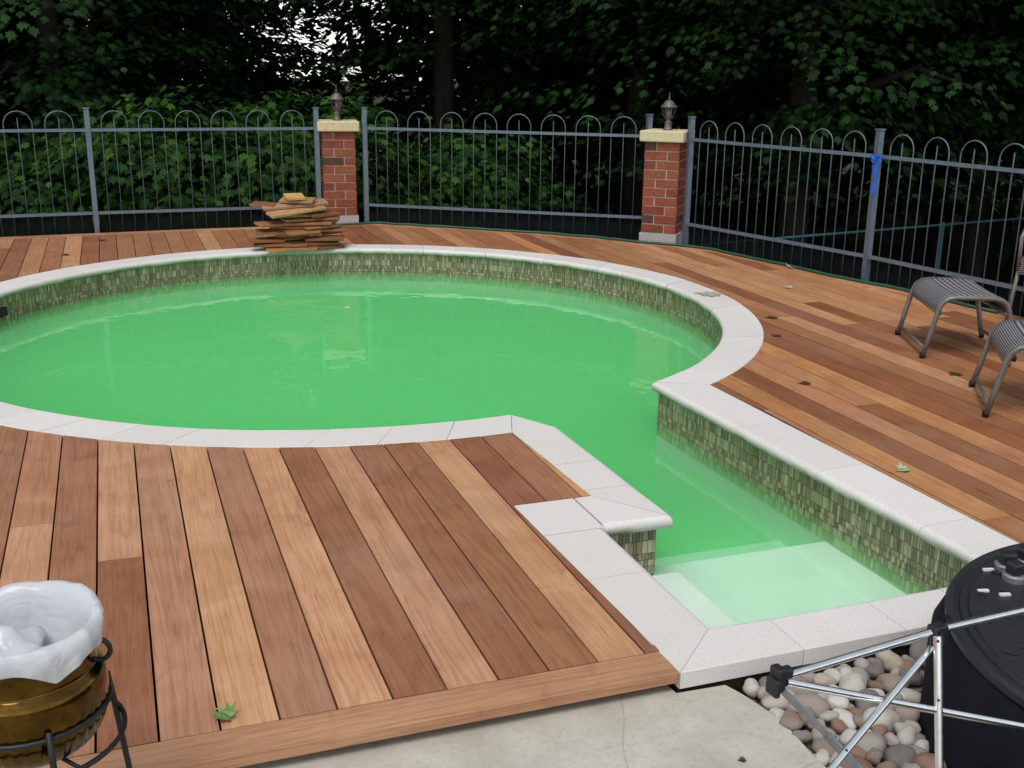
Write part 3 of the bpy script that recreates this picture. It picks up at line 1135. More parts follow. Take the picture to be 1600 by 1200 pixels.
for i, (dx, dy, L, yaw, tilt, lev, lean) in enumerate(lay):
    root_m = MB().box((0, 0, 0), (L, BW, BT), 0, Matrix.Rotation(math.radians(yaw), 3, "Z") @ Matrix.Rotation(math.radians(tilt), 3, "Y") @ Matrix.Rotation(math.radians(lean), 3, "X"))
    o = root_m.build("wood_offcut", M_OFFCUT)
    o.location = (base_c.x + dx, base_c.y + dy, 0.014 + lev * (BT + 0.0065))
    bevel(o, 0.002, 1)
    if i == len(lay) - 1:
        o.color = (0.58, 0.36, 0.15, 1)
        tag(o, "small square tan offcut on the very top of the stack", "offcut", "pile of board offcuts")
    elif i == len(lay) - 2:
        o.color = (0.42, 0.24, 0.11, 1)
        tag(o, "short skewed offcut just under the topmost block of the stack", "offcut", "pile of board offcuts")
    elif i == len(lay) - 4:
        o.color = (0.42, 0.25, 0.16, 1)
        tag(o, "long pinkish offcut reaching left near the top of the stack", "offcut", "pile of board offcuts")
    elif i == len(lay) - 5:
        o.color = (0.52, 0.30, 0.15, 1)
        tag(o, "tan offcut slanting across the front of the upper stack", "offcut", "pile of board offcuts")
    elif i == 0:
        o.color = (0.46, 0.23, 0.07, 1)
        tag(o, "orange offcut end poking over the pool edge under the stack", "offcut", "pile of board offcuts")
    else:
        v = random.uniform(0.75, 1.6)
        o.color = (0.27 * v, 0.115 * v, 0.052 * v, 1)
        tag(o, "brown board offcut jutting from the middle or bottom of the stack", "offcut", "pile of board offcuts")

# ------------------------------------------------------------------ footstools and chair
PROF = [(0.0, 0.0), (0.028, 0.13), (0.055, 0.255), (0.063, 0.290), (0.080, 0.325), (0.110, 0.347), (0.150, 0.354), (0.255, 0.355), (0.36, 0.354), (0.400, 0.347), (0.430, 0.325), (0.447, 0.290), (0.455, 0.255), (0.482, 0.13), (0.51, 0.0)]


def footstool(label, A, B, length=0.51):
    A, B = Vector((*A, 0)), Vector((*B, 0))
    d = (B - A)
    wid = d.length
    d.normalize()
    e = Vector((-d.y, d.x, 0))                         # from the A-B end towards the far end
    root = tag(empty("footstool", A), label, "footstool", "woven footstools on the right of the deck")

    def P(t_, s_, z):
        return e * (t_ * length / 0.51) + d * s_ + Vector((0, 0, z))

    for s_ in (0.0, wid):
        MB().tube([P(t_, s_, z + 0.004) for t_, z in PROF], 0.0145, 10).build("side_frame", M_FRAME, root, smooth=True)
        for tt in (0.0, 0.51):
            q = P(tt, s_, 0.0)
            MB().lathe([(0.0165, 0.0), (0.0165, 0.028), (0.0150, 0.030)], q, 10).build("foot_cap", M_IRON, root, smooth=True)
    for tt in (0.012, 0.498):
        MB().tube([P(tt, 0.0, 0.055), P(tt, wid, 0.055)], 0.0105, 8).build("stretcher", M_FRAME, root, smooth=True)
    for tt, z in ((0.066, 0.268), (0.444, 0.268)):
        MB().tube([P(tt, 0.0, z), P(tt, wid, z)], 0.0165, 10).build("crossbar", M_FRAME, root, smooth=True)
    pr = [(t_, z) for t_, z in PROF[2:-2]]
    V, F, UV = [], [], []
    n = 10
    for i, (t_, z) in enumerate(pr):
        for k in range(n + 1):
            s_ = 0.008 + (wid - 0.016) * k / n
            sag = 0.008 * math.sin(math.pi * k / n) * math.sin(math.pi * i / (len(pr) - 1))
            V.append(P(t_, s_, z + 0.012 - sag))
            UV.append((i / (len(pr) - 1), k / n))
    for i in range(len(pr) - 1):
        for k in range(n):
            F.append((i * (n + 1) + k, (i + 1) * (n + 1) + k, (i + 1) * (n + 1) + k + 1, i * (n + 1) + k + 1))
    o = mesh_obj("sling", V, F, M_SLING, root, smooth=True)
    uv = o.data.uv_layers.new(name="UVMap")
    for lp in o.data.loops:
        uv.data[lp.index].uv = UV[lp.vertex_index]
    sol = o.modifiers.new("thickness", "SOLIDIFY")
    sol.thickness = 0.005
    return root


footstool("grey woven footstool standing whole near the right fence", (4.56, 5.49), (4.32, 4.97))
footstool("grey striped footstool cut off by the right frame edge, nearer the pool", (4.17, 4.40), (3.86, 3.96))

# sling chair, mostly outside the frame: only its front corner shows
root = tag(empty("patio_chair", (5.40, 5.47, 0)), "grey sling patio chair at the right edge behind the footstools", "chair")
root.rotation_euler.z = math.radians(-62)
for s_ in (0.0, 0.56):
    MB().tube([(s_, -0.02, 0.0), (s_, 0.05, 0.25), (s_, 0.10, 0.40), (s_, 0.16, 0.43), (s_, 0.48, 0.40), (s_, 0.56, 0.5), (s_, 0.68, 1.0)], 0.0135, 8).build("side_frame", M_FRAME, root, smooth=True)
    MB().tube([(s_, 0.46, 0.40), (s_, 0.62, 0.0)], 0.0135, 8).build("leg", M_FRAME, root, smooth=True)
    MB().tube([(s_, 0.08, 0.36), (s_, 0.06, 0.58), (s_, 0.12, 0.63), (s_, 0.56, 0.63)], 0.013, 8).build("armrest", M_FRAME, root, smooth=True)
V, F = [], []
pr = [(0.05, 0.33), (0.08, 0.39), (0.14, 0.43), (0.30, 0.40), (0.46, 0.40), (0.54, 0.48), (0.60, 0.70), (0.68, 1.0)]
for y_, z_ in pr:
    V += [(0.008, y_, z_ + .012), (0.552, y_, z_ + .012)]
o = mesh_obj("sling", V, [(2 * i, 2 * i + 1, 2 * i + 3, 2 * i + 2) for i in range(len(pr) - 1)], M_SLING, root, smooth=True)
uv = o.data.uv_layers.new(name="UVMap")
for lp in o.data.loops:
    uv.data[lp.index].uv = ((lp.vertex_index // 2) / (len(pr) - 1), lp.vertex_index % 2)
o.modifiers.new("thickness", "SOLIDIFY").thickness = 0.005

# ------------------------------------------------------------------ brass pot on an iron stand with a bin bag (lower left)
pc = Vector((-0.232, 2.06, -0.062))
PZ, KP, KZ = 0.388, 0.91, 0.85
stand = tag(empty("pot_stand", pc), "black wrought iron plant stand holding the brass pot", "stand")
for z, r in ((0.468, 0.146), (0.398, 0.168)):
    MB().tube([(r * math.cos(a), r * math.sin(a), z) for a in [2 * math.pi * k / 40 for k in range(40)]], 0.0055, 6, True).build("ring", M_IRON, stand, smooth=True)
for k in range(4):
    a = math.radians(-8 + 90 * k) + 0.42
    MB().tube([(r * math.cos(a), r * math.sin(a), z) for r, z in ((0.148, 0.485), (0.156, 0.42), (0.180, 0.18), (0.200, 0.0))], 0.0065, 6).build("leg", M_IRON, stand, smooth=True)
for k in range(2):
    a = math.radians(37 + 90 * k)
    MB().tube([(0.165 * math.cos(a), 0.165 * math.sin(a), 0.380), (-0.165 * math.cos(a), -0.165 * math.sin(a), 0.380)], 0.0045, 6).build("crossbar", M_IRON, stand, smooth=True)
pot = tag(empty("brass_pot", pc + Vector((0, 0, PZ))), "dark brass pot with ring handle used as a bin", "pot")
pp = [(0.10, 0.0), (0.125, 0.012), (0.148, 0.05), (0.158, 0.10), (0.160, 0.145), (0.156, 0.172), (0.147, 0.187), (0.142, 0.20), (0.141, 0.26), (0.148, 0.272), (0.150, 0.278), (0.143, 0.279), (0.137, 0.26), (0.137, 0.20), (0.150, 0.14), (0.10, 0.015)]
def smooth_profile(P, n):
    """Catmull-Rom through the profile points"""
    P = [Vector(p) for p in P]
    out = []
    for i in range(len(P) - 1):
        a, b, c, d = P[max(0, i - 1)], P[i], P[i + 1], P[min(len(P) - 1, i + 2)]
        for k in range(n):
            q = k / n
            out.append(0.5 * ((2 * b) + (c - a) * q + (2 * a - 5 * b + 4 * c - d) * q * q + (3 * b - a - 3 * c + d) * q ** 3))
    return [tuple(p) for p in out + [P[-1]]]


pp = smooth_profile(pp, 4)
V, F = [], []
nn_ = 160
for i, (r, z) in enumerate(pp):
    for k in range(nn_):
        a = 2 * math.pi * k / nn_
        rr = r * KP + (0.0011 * math.cos(40 * a) * max(0.0, min(1.0, (16 - i) / 4)) if 4 <= i <= 16 else 0.0)          # ribbed lower belly
        V.append((rr * math.cos(a), rr * math.sin(a), z * KZ))
for i in range(len(pp) - 1):
    for k in range(nn_):
        l = (k + 1) % nn_
        F.append((i * nn_ + k, i * nn_ + l, (i + 1) * nn_ + l, (i + 1) * nn_ + k))
F.append(tuple(range(nn_ - 1, -1, -1)))
mesh_obj("body", V, F, M_BRASS, pot, smooth=True)
for sg in (0, 1):
    a = math.radians(-14 + 180 * sg)
    cx, cy = 0.137 * math.cos(a), 0.137 * math.sin(a)
    MB().tube([(cx + 0.021 * math.cos(q) * math.cos(a) + 0.002, cy + 0.021 * math.cos(q) * math.sin(a), 0.190 + 0.022 * math.sin(q)) for q in [2 * math.pi * k / 18 for k in range(18)]], 0.0052, 6, True).build("ring_handle", M_IRON, pot, smooth=True)
# bag: goes down inside, over the rim and hangs outside with an uneven hem
V, F = [], []
n = 144
prof = [(0.070, 0.165), (0.090, 0.180), (0.105, 0.208), (0.117, 0.237), (0.129, 0.254), (0.139, 0.257), (0.146, 0.250), (0.149, 0.240), (0.150, 0.229), (0.151, 0.218), (0.150, 0.209)]
ph = [random.uniform(0, 6.28) for _ in range(12)]


def crease(x):
    return 1 - abs(math.sin(x)) * 2                     # sharp folds rather than waves


for i, (r, z) in enumerate(prof):
    out = max(0.0, (i - 4) / (len(prof) - 5))
    inn = max(0.0, (4 - i) / 4)
    for k in range(n):
        a = 2 * math.pi * k / n
        fold = 0.55 * crease(2.5 * a + ph[0] + 0.12 * i) + 0.35 * crease(5.5 * a + ph[1] + i * 0.3) + 0.22 * crease(11.5 * a + ph[2] - .2 * i)
        rr = r + 0.0042 * fold * (0.6 + out) + 0.012 * inn * crease(2 * a + ph[4])
        lift = 0.018 * math.sin(a + 1.2) + 0.010 * math.sin(2 * a + ph[5])
        hem = out * (-0.016 * math.sin(3 * a + ph[6]) - 0.009 * crease(4 * a + ph[7]))
        V.append((rr * math.cos(a), rr * math.sin(a), z + lift * (1 - 0.3 * out) + hem + 0.003 * fold))
m_ = len(prof)
for i in range(m_ - 1):
    for k in range(n):
        l = (k + 1) % n
        F.append((i * n + k, i * n + l, (i + 1) * n + l, (i + 1) * n + k))
F.append(tuple(range(n - 1, -1, -1)))
bag = mesh_obj("bin_bag", V, F, M_BAG, smooth=True)
bag.location = pc + Vector((0, 0, PZ))
tag(bag, "white plastic bag lining the brass pot, folded over its rim", "bag")
# crumpled wad inside the bag
bm = bmesh.new()
bmesh.ops.create_icosphere(bm, subdivisions=3, radius=0.07)
for v in bm.verts:
    f = 1 + 0.22 * math.sin(v.co.x * 60 + 1) * math.cos(v.co.y * 55) + 0.15 * math.sin(v.co.z * 80)
    v.co = Vector((v.co.x * f * 1.1, v.co.y * f, v.co.z * f * 0.8))
me = bpy.data.meshes.new("plastic_wad")
bm.to_mesh(me)
bm.free()
me.polygons.foreach_set("use_smooth", [True] * len(me.polygons))
me.materials.append(M_BAG)
o = obj_from_mesh("plastic_wad", me)
o.location = pc + Vector((-0.035, -0.01, PZ + 0.195))
tag(o, "crumpled white plastic stuffed inside the bag in the pot", "plastic wad")

# ------------------------------------------------------------------ pebbles
bed = tag(mesh_obj("pebble_bed", [(1.53, -1.0, -0.135), (3.3, -1.0, -0.135), (3.3, 2.37, -0.135), (1.53, 2.37, -0.135)], [(0, 1, 2, 3)], M_SOIL), kind="structure")
protos = []
for q in range(7):
    bm = bmesh.new()
    bmesh.ops.create_icosphere(bm, subdivisions=3, radius=1.0)
    ph = [random.uniform(0, 6.28) for _ in range(6)]
    for v in bm.verts:
        c_ = v.co.copy()
        f = 1 + 0.16 * math.sin(2.1 * c_.x + ph[0]) * math.cos(1.9 * c_.y + ph[1]) + 0.12 * abs(math.sin(1.7 * c_.z + ph[2] + 2 * c_.x)) + 0.09 * abs(math.sin(2.6 * c_.y + ph[3] - c_.z)) + 0.05 * math.sin(6 * c_.x + ph[4])
        v.co = c_ * f
    me = bpy.data.meshes.new("pebble")
    bm.to_mesh(me)
    bm.free()
    me.polygons.foreach_set("use_smooth", [True] * len(me.polygons))
    me.materials.append(M_PEB)
    protos.append(me)
PCOL = [(.60, .59, .55), (.64, .62, .58), (.30, .19, .14), (.24, .22, .21), (.55, .53, .48), (.44, .41, .38), (.48, .43, .38), (.42, .36, .31), (.36, .34, .33), (.50, .45, .38), (.34, .27, .23)]
placed = []
tries = 0
while len(placed) < 280 and tries < 40000:
    tries += 1
    x, y = random.uniform(1.545, 2.35), random.uniform(1.25, 2.34)
    if math.hypot(x - 2.487, y - 1.672) < 0.70:
        continue
    lower = tries < 14000
    r = random.choice((0.020, 0.026, 0.030, 0.034, 0.040, 0.046))
    if y + r > 2.352 or x - r * 0.8 < 1.545:
        continue
    zc = -0.105 if lower else -0.068
    if all((x - a) ** 2 + (y - b) ** 2 > ((r + c_) * (0.90 if lower else 0.84)) ** 2 for a, b, c_, l_ in placed if l_ == lower):
        placed.append((x, y, r, lower))
        o = obj_from_mesh("pebble", protos[random.randrange(7)], bed)
        o.location = (x, y, zc + random.uniform(-0.006, 0.01))
        o.scale = (r * random.uniform(0.95, 1.3), r * random.uniform(0.8, 1.0), r * random.uniform(0.6, 0.85))
        o.rotation_euler = (random.uniform(-.3, .3), random.uniform(-.3, .3), random.uniform(0, 6.28))
        c_ = random.choice(PCOL)
        v = random.uniform(0.85, 1.12)
        o.color = (c_[0] * v, c_[1] * v, c_[2] * v, 1)

# ------------------------------------------------------------------ black lidded drum (lower right)
dc = Vector((2.487, 1.672, -0.135))
drum = tag(empty("covered_drum", dc), "wide round black slotted lid on a drum wrapped in black cloth", "drum")
LIDZ = 0.385
V, F = [], []
n = 120
pr = [(0.625, LIDZ - 0.012), (0.655, LIDZ - 0.05), (0.680, LIDZ - 0.11), (0.688, 0.18), (0.690, 0.08), (0.690, 0.0)]
for i, (r, z) in enumerate(pr):
    for k in range(n):
        a = 2 * math.pi * k / n
        rr = r + (0.002 + 0.007 * i / 5) * (math.sin(9 * a + 0.4 * i) + 0.6 * math.sin(17 * a + 1 + .5 * i)) - 0.008 * (i / 5)
        V.append((rr * math.cos(a), rr * math.sin(a), z))
for i in range(len(pr) - 1):
    for k in range(n):
        l = (k + 1) % n
        F.append((i * n + k, (i + 1) * n + k, (i + 1) * n + l, i * n + l))
mesh_obj("cloth_cover", V, F, M_CLOTH, drum, smooth=True)
lid = MB().lathe([(0.630, LIDZ - 0.040), (0.648, LIDZ - 0.030), (0.651, LIDZ - 0.010), (0.644, LIDZ), (0.630, LIDZ - 0.001), (0.626, LIDZ - 0.008), (0.618, LIDZ - 0.008), (0.614, LIDZ - 0.001), (0.604, LIDZ), (0.600, LIDZ - 0.005), (0.595, LIDZ - 0.005), (0.591, LIDZ), (0.42, LIDZ + 0.001), (0.03, LIDZ + 0.003)], n=120).build("lid", M_LID, drum)
for p_ in lid.data.polygons:
    p_.use_smooth = len(p_.vertices) == 4
lid.data.set_sharp_from_angle(angle=math.radians(25))
for r, n_, a0 in ((0.560, 44, 0.03), (0.508, 40, 0.02), (0.455, 36, 0.07)):
    for k in range(n_):
        a = 2 * math.pi * k / n_ + a0
        if k % 2 == 0:
            MB().box((r * math.cos(a), r * math.sin(a), LIDZ + 0.0025), (0.030, 0.013, 0.003), -0.9).build("slot", M_DARK, lid)
M_WHT = simple("pale_rivet", (0.6, 0.6, 0.58), 0.5)
for (x, y) in ((-0.131, 0.586), (-0.261, 0.523), (-0.369, 0.423), (-0.329, 0.387)):
    MB().box((x, y, LIDZ + 0.004), (0.030, 0.010, 0.006), -0.25).build("pale_tab", M_WHT, lid)
for i, (x, y) in enumerate(((-0.205, 0.515), (-0.233, 0.455), (-0.131, 0.525))):
    MB().lathe([(0.032, LIDZ), (0.033, LIDZ + 0.016), (0.027, LIDZ + 0.020)], (x, y, 0), 18).build("knob_collar", M_ALUD, drum)
    kb = MB().box((x, y, LIDZ + 0.036), (0.042, 0.038, 0.034), -0.3 + 0.3 * i).build("knob", M_BLACK, drum)
    bevel(kb, 0.006, 2)

# ------------------------------------------------------------------ folding aluminium frame in the corner
FA, FB, FC = Vector((1.119, 1.574, 0.479)), Vector((1.528, 1.616, 0.488)), Vector((1.862, 1.683, 0.452))
dirn = (FB - FA).normalized()
frame = tag(empty("folding_frame", (FA.x, FA.y, -0.062)), "silver folding tube frame with black joints in front of the pebbles", "folding frame")


def fpart(o):
    o.parent = frame
    o.matrix_parent_inverse = Matrix.Translation((-FA.x, -FA.y, 0.062))
    return o


def rod(name, a, b, r, mat, rivets=()):
    o = fpart(MB().tube([a, b], r, 14).build(name, mat, smooth=True))
    o.data.set_sharp_from_angle(angle=math.radians(50))
    for f in rivets:
        q = a.lerp(b, f)
        tc = (Vector((0, 0, 1.6)) - q).normalized()
        rv = MB().tube([q, q + tc * (r + 0.002)], 0.0032, 8).build("rivet", M_IRON)
        rv.parent = o
        rv.matrix_parent_inverse = frame.matrix_world.inverted()
    return o


R_ = 0.0082
rod("rail", FA + dirn * 0.02, FB - dirn * 0.02, R_, M_ALU)
rod("rail", FB + dirn * 0.02, FC, R_, M_ALU)
rod("brace", Vector((1.133, 1.566, 0.473)), Vector((1.780, 1.552, 0.240)), R_, M_ALU)
rod("leg", Vector((1.511, 1.595, 0.490)), Vector((1.470, 1.44, -0.062)), R_ * 1.05, M_ALU, (0.02, 0.23))
rod("brace", Vector((1.513, 1.611, 0.454)), Vector((1.120, 1.449, 0.302)), R_ * 0.9, M_ALU, (0.71,))
rod("leg", Vector((1.125, 1.565, 0.458)), Vector((1.252, 1.557, 0.322)), R_ * 0.85, M_ALUD)
rod("leg", Vector((1.235, 1.558, 0.339)), Vector((1.60, 1.485, -0.075)), R_ * 1.15, M_ALUD)
rod("leg", Vector((1.120, 1.449, 0.302)), Vector((1.09, 1.42, -0.062)), R_, M_ALU)


def joint(c):
    Rm = Matrix((dirn, Vector((0, 0, 1)).cross(dirn), Vector((0, 0, 1)))).transposed()
    o = fpart(MB().box(c, (0.020, 0.030, 0.050), 0, Rm).box(c + dirn * 0.018 + Vector((0, 0, 0.008)), (0.026, 0.020, 0.022), 0, Rm).box(c - dirn * 0.012 + Vector((0, -0.004, -0.012)), (0.012, 0.034, 0.036), 0, Rm).build("joint", M_BLACK))
    bevel(o, 0.004, 2)


joint(FA)
o = fpart(MB().box(FB, (0.036, 0.026, 0.026), math.atan2(dirn.y, dirn.x)).tube([FB + Vector((0, -0.004, -0.030)), FB + Vector((0.0, 0.002, 0.0))], 0.015, 12).build("joint", M_BLACK))
bevel(o, 0.003, 2)
V, F = [], []
for k in range(9):
    a = math.radians(-75 + 150 * k / 8)
    for rr in (0.026, 0.030):
        for s in (0.004, 0.016):
            V.append(FB + dirn * (s + 0.012 * math.cos(a)) + Vector((0, -rr * 0.25 + 0.01, 0)) + Vector((0, 0, 1)) * rr * math.sin(a) * 1.05 + dirn * rr * 0.55 * math.cos(a))
for k in range(8):
    b_ = 4 * k
    F += [(b_, b_ + 1, b_ + 5, b_ + 4), (b_ + 2, b_ + 6, b_ + 7, b_ + 3), (b_, b_ + 4, b_ + 6, b_ + 2), (b_ + 1, b_ + 3, b_ + 7, b_ + 5)]
F += [(0, 2, 3, 1), (32, 33, 35, 34)]
fpart(mesh_obj("guard", V, F, M_BLACK))

# ------------------------------------------------------------------ fallen leaves and bits
HALF = [(0, 0), (0.20, -0.10), (0.26, 0.10), (0.52, 0.16), (0.36, 0.36), (0.44, 0.60), (0.20, 0.56), (0, 1.0)]


def fallen(label, x, y, z, size, rot, mat, curl=0.2, name="fallen_leaf"):
    V = []
    for sx in (1, -1):
        for px, py in HALF:
            V.append((px * sx * size, (py - .4) * size, size * curl * (px * px * 1.6 + 0.5 * (py - .4) ** 2) * (1.3 if sx > 0 else 0.6)))
    n = len(HALF)
    o = mesh_obj(name, V, [tuple(range(n)), tuple(range(2 * n - 1, n - 1, -1))], mat)
    o.location = (x, y, z + 0.003)
    o.rotation_euler.z = rot
    o.modifiers.new("thickness", "SOLIDIFY").thickness = 0.0012
    return tag(o, label, "leaf", "leaves and debris on the deck")


fallen("crumpled green leaf near the front edge of the deck", 0.155, 2.535, 0.002, 0.062, 0.7, M_GLEAF, 0.9)
fallen("pale green leaf on planks beside the right coping", 2.985, 3.47, 0.002, 0.062, 1.7, M_PLEAF, 0.6)
fallen("dried grey-brown leaf flat on the curved right coping", 4.04, 6.95, 0.0015, 0.19, 0.9, M_TLEAF, 0.02)
fallen("dark wet leaf on planks above the inner corner of the coping", 3.35, 4.71, 0.001, 0.06, 1.1, M_BLEAF, 0.2)
fallen("dark leaf lying close to the rightmost bend of the coping", 4.05, 6.13, 0.001, 0.085, 1.3, M_BLEAF, 0.05)
fallen("small dark leaf just below the rightmost bend of the coping", 3.80, 5.68, 0.001, 0.065, 0.4, M_BLEAF, 0.1)
fallen("small yellowish leaf on planks far right of the pool", 4.75, 7.0, 0.001, 0.075, 0.4, M_PLEAF, 0.3)
fallen("brown scrap between the two footstools", 4.25, 4.62, 0.001, 0.08, 1.9, M_BLEAF, 0.1)
fallen("brown leaf on the planks at the upper left by the fence", -0.13, 10.7, 0.001, 0.07, 0.3, M_BLEAF, 0.3)
fallen("dark leaf on the planks left, close to the far coping", -0.42, 9.95, 0.001, 0.07, 2.0, M_BLEAF, 0.2)
fallen("tan leaf caught against the fence foot at right", 5.25, 7.72, 0.002, 0.09, 2.4, M_TLEAF, 0.7)
fallen("white petal floating on the green water below the stack", 1.62, 8.2, WATER_Z - 0.001, 0.045, 0.4, M_WHT, 0.1, "floating_petal")
for (x, y, lb) in ((1.28, 1.98, "rust brown scrap on the concrete nearest the pebbles"), (1.36, 2.03, "tiny brown scrap on the concrete beside the pebble edge")):
    fallen(lb, x, y, -0.062, 0.02, random.uniform(0, 6), M_BLEAF, 0.5)

# ------------------------------------------------------------------ trees
HALFN = np.array(HALF)


def leaf_mesh(name, P, N, T, size, mat, fold=0.25, simple_leaf=False):
    """many maple leaves in one mesh: base points P, blade normals N, tip directions T"""
    n = len(P)
    T = T - N * (T * N).sum(1, keepdims=True)
    T /= np.linalg.norm(T, axis=1, keepdims=True)
    B = np.cross(N, T)
    if simple_leaf:
        prof = np.array([(0, 0), (0.42, 0.35), (0, 1.0), (-0.42, 0.35)])
        faces = [[0, 1, 2, 3]]
    else:
        prof = np.concatenate([HALFN, HALFN[1:-1] * [-1, 1]])
        k = len(HALF)
        faces = [list(range(k)), [k - 1] + list(range(2 * k - 3, k - 1, -1)) + [0]]
    m = len(prof)
    sz = size[:, None, None]
    V = P[:, None, :] + sz * (prof[None, :, 0:1] * B[:, None, :] + prof[None, :, 1:2] * T[:, None, :] - fold * np.abs(prof[None, :, 0:1]) * N[:, None, :] - 0.18 * (prof[None, :, 1:2] ** 2) * N[:, None, :])
    V = V.reshape(-1, 3).astype(np.float32)
    loops = np.concatenate([np.array(f) for f in faces])
    L = (np.arange(n)[:, None] * m + loops[None, :]).reshape(-1).astype(np.int32)
    tot = np.tile([len(f) for f in faces], n).astype(np.int32)
    start = np.concatenate([[0], np.cumsum(tot)[:-1]]).astype(np.int32)
    me = bpy.data.meshes.new(name)
    me.vertices.add(len(V))
    me.vertices.foreach_set("co", V.reshape(-1))
    me.loops.add(len(L))
    me.loops.foreach_set("vertex_index", L)
    me.polygons.add(len(tot))
    me.polygons.foreach_set("loop_start", start)
    me.polygons.foreach_set("loop_total", tot)
    me.update(calc_edges=True)
    me.materials.append(mat)
    return me


def crown(name, n_spray, per, rad, zc, zr, size, mat, zmin=0.7, simple_leaf=False, spray_r=(0.35, 0.75), shell=0.55):
    """tiers of flat drooping sprays spread through an uneven ellipsoid"""
    ph = rng.uniform(0, 6.28, 6)
    C = []
    while len(C) < n_spray:
        v = rng.normal(size=3)
        v /= np.linalg.norm(v)
        r = rng.uniform(shell, 1.0) ** 0.6
        a = math.atan2(v[1], v[0])
        lump = 1 + 0.18 * math.sin(3 * a + ph[0] + 2 * v[2]) + 0.14 * math.sin(5 * a + ph[1] - 3 * v[2]) + 0.1 * math.sin(7 * v[2] + ph[2])
        c = np.array([v[0] * rad * r * lump, v[1] * rad * r * lump, zc + v[2] * zr * r * lump])
        if c[2] > zmin:
            C.append(c)
    C = np.array(C)
    n = n_spray * per
    ci = np.repeat(np.arange(n_spray), per)
    out = C[:, :2] / (np.linalg.norm(C[:, :2], axis=1, keepdims=True) + 1e-6)
    sr = rng.uniform(*spray_r, n_spray)
    ang = rng.uniform(0, 2 * np.pi, n)
    rr = np.sqrt(rng.uniform(0, 1, n)) * sr[ci]
    d = np.stack([np.cos(ang), np.sin(ang)], 1)
    off = d * rr[:, None]
    along = (off * out[ci]).sum(1)
    off += out[ci] * (along * 0.45)[:, None]
    P = np.zeros((n, 3))
    P[:, :2] = C[ci, :2] + off
    P[:, 2] = C[ci, 2] - 0.30 * along - 0.35 * rr ** 2 + rng.normal(0, 0.05, n)
    N = np.zeros((n, 3))
    N[:, :2] = out[ci] * 0.45 + d * 0.25 + rng.normal(0, 0.28, (n, 2))
    N[:, 2] = 1.0
    N /= np.linalg.norm(N, axis=1, keepdims=True)
    T = np.zeros((n, 3))
    T[:, :2] = out[ci] * 0.7 + d * 0.6 + rng.normal(0, 0.35, (n, 2))
    T[:, 2] = -0.55 + rng.normal(0, 0.2, n)
    return leaf_mesh(name, P, N, T, rng.uniform(size[0], size[1], n), mat, simple_leaf=simple_leaf)


def trunk_mesh(name, h, r, n_limb, rad, z0, z1):
    m = MB()
    bend = [random.uniform(-0.15, 0.15) for _ in range(2)]
    pts = [(bend[0] * (k / 6) ** 2, bend[1] * (k / 6) ** 2, -2.2 + (h + 2.2) * k / 6) for k in range(7)]
    m.tube(pts, [r * (1.35 if k == 0 else 1 - 0.11 * k) for k in range(7)], 12)
    for k in range(n_limb):
        z = z0 + (z1 - z0) * k / max(1, n_limb - 1)
        a = k * 2.4 + random.uniform(-.3, .3)
        L = rad * random.uniform(0.6, 0.9)
        f = (z + 2.2) / (h + 2.2)
        s = Vector((bend[0] * f * f, bend[1] * f * f, z))
        d_ = Vector((math.cos(a), math.sin(a), 0))
        m.tube([s, s + d_ * L * .35 + Vector((0, 0, L * .22)), s + d_ * L * .7 + Vector((0, 0, L * .32)), s + d_ * L + Vector((0, 0, L * .25))], [r * .36, r * .24, r * .14, r * .04], 7)
    me = m.build(name, M_BARK, smooth=True)
    d = me.data
    bpy.data.objects.remove(me)
    return d


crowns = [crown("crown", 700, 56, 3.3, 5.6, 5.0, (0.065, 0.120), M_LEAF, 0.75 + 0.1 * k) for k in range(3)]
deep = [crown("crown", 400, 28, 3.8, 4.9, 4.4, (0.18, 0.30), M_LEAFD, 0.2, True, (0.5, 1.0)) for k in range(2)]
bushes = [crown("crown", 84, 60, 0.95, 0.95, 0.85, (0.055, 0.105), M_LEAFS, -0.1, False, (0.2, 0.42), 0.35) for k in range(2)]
trunks = [trunk_mesh("trunk", 9.0, 0.17 + 0.03 * k, 9, 3.2, 1.6, 7.5) for k in range(3)]
dtrunks = [trunk_mesh("trunk", 10.0, 0.2, 8, 3.4, 2.5, 8.0) for k in range(2)]
btrunks = [trunk_mesh("stem", 1.3, 0.03, 6, 0.8, 0.1, 1.0) for k in range(2)]


def plant(name, label, cat, group, u, d, z, cm, tm, rot, sc, part="trunk"):
    p = cf(u, d, z)
    root = tag(empty(name, p), label, cat, group)
    root.rotation_euler.z = rot
    root.scale = sc
    obj_from_mesh(part, tm, root)
    c_ = tag(obj_from_mesh("crown", cm, root), kind="stuff")
    return root


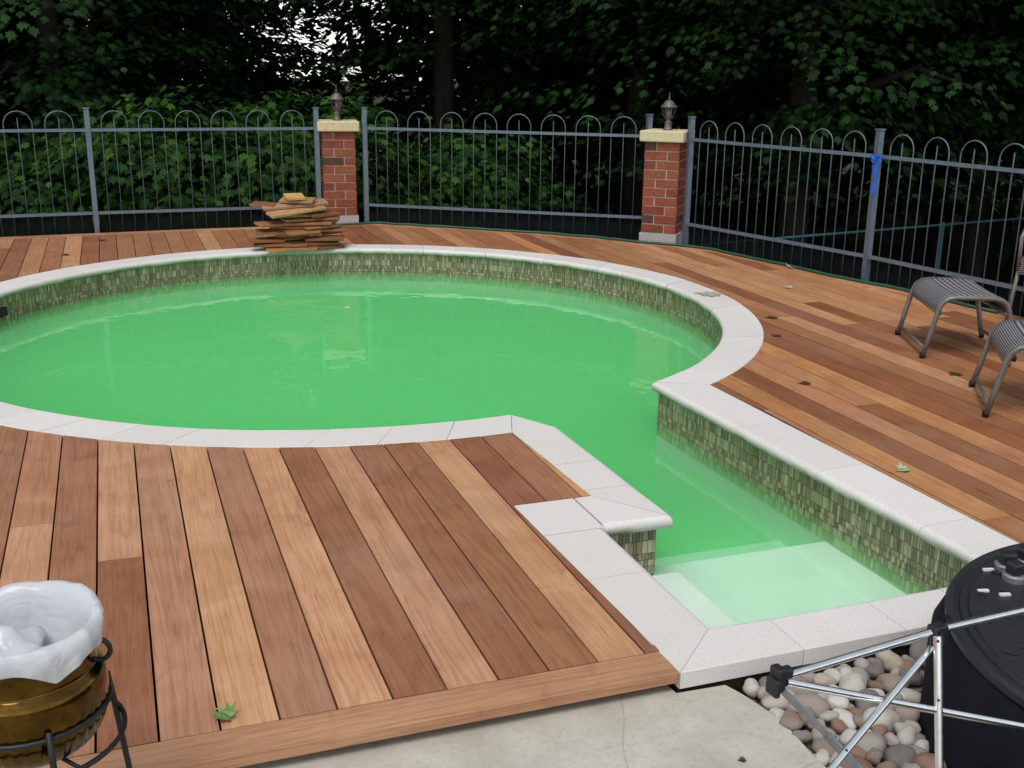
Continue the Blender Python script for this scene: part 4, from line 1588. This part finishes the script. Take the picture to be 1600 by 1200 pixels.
FRONT = [(-9.0, 16.5, "maple tree at the far left beyond the fence"), (-6.2, 15.2, "leafy maple behind the left fence post"), (-4.9, 18.6, "maple left of the first brick pillar, sky showing above it"), (-1.0, 16.0, "dark maple behind the first brick pillar"),
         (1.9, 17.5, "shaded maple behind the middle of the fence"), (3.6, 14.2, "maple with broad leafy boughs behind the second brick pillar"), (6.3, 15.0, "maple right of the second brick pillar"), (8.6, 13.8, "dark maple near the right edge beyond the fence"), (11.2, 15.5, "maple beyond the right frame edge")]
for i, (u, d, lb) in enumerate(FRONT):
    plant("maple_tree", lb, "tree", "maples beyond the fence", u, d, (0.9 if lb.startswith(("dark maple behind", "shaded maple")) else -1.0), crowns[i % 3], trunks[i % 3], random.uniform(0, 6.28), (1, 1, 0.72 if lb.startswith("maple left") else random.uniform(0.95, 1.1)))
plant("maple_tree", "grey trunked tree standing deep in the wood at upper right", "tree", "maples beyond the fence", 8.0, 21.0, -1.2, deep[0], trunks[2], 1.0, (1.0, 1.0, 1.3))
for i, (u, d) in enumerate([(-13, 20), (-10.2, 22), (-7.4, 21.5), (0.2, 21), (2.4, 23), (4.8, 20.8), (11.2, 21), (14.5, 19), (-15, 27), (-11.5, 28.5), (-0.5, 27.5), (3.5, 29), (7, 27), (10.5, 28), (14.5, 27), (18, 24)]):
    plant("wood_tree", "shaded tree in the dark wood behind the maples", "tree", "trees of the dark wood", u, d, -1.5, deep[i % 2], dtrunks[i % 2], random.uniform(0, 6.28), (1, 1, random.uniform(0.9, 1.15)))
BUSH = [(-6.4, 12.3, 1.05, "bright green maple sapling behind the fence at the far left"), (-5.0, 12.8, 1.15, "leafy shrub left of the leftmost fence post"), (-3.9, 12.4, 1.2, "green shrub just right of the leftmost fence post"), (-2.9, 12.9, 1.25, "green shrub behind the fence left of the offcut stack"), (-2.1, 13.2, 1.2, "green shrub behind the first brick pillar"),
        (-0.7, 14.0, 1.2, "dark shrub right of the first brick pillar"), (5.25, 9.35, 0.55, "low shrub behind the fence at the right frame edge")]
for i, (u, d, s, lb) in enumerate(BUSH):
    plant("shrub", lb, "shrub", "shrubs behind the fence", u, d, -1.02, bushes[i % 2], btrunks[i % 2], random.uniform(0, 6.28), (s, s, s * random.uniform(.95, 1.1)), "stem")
print("planks", n_plank, "pebbles", len(placed), "tiles", len(tiles))
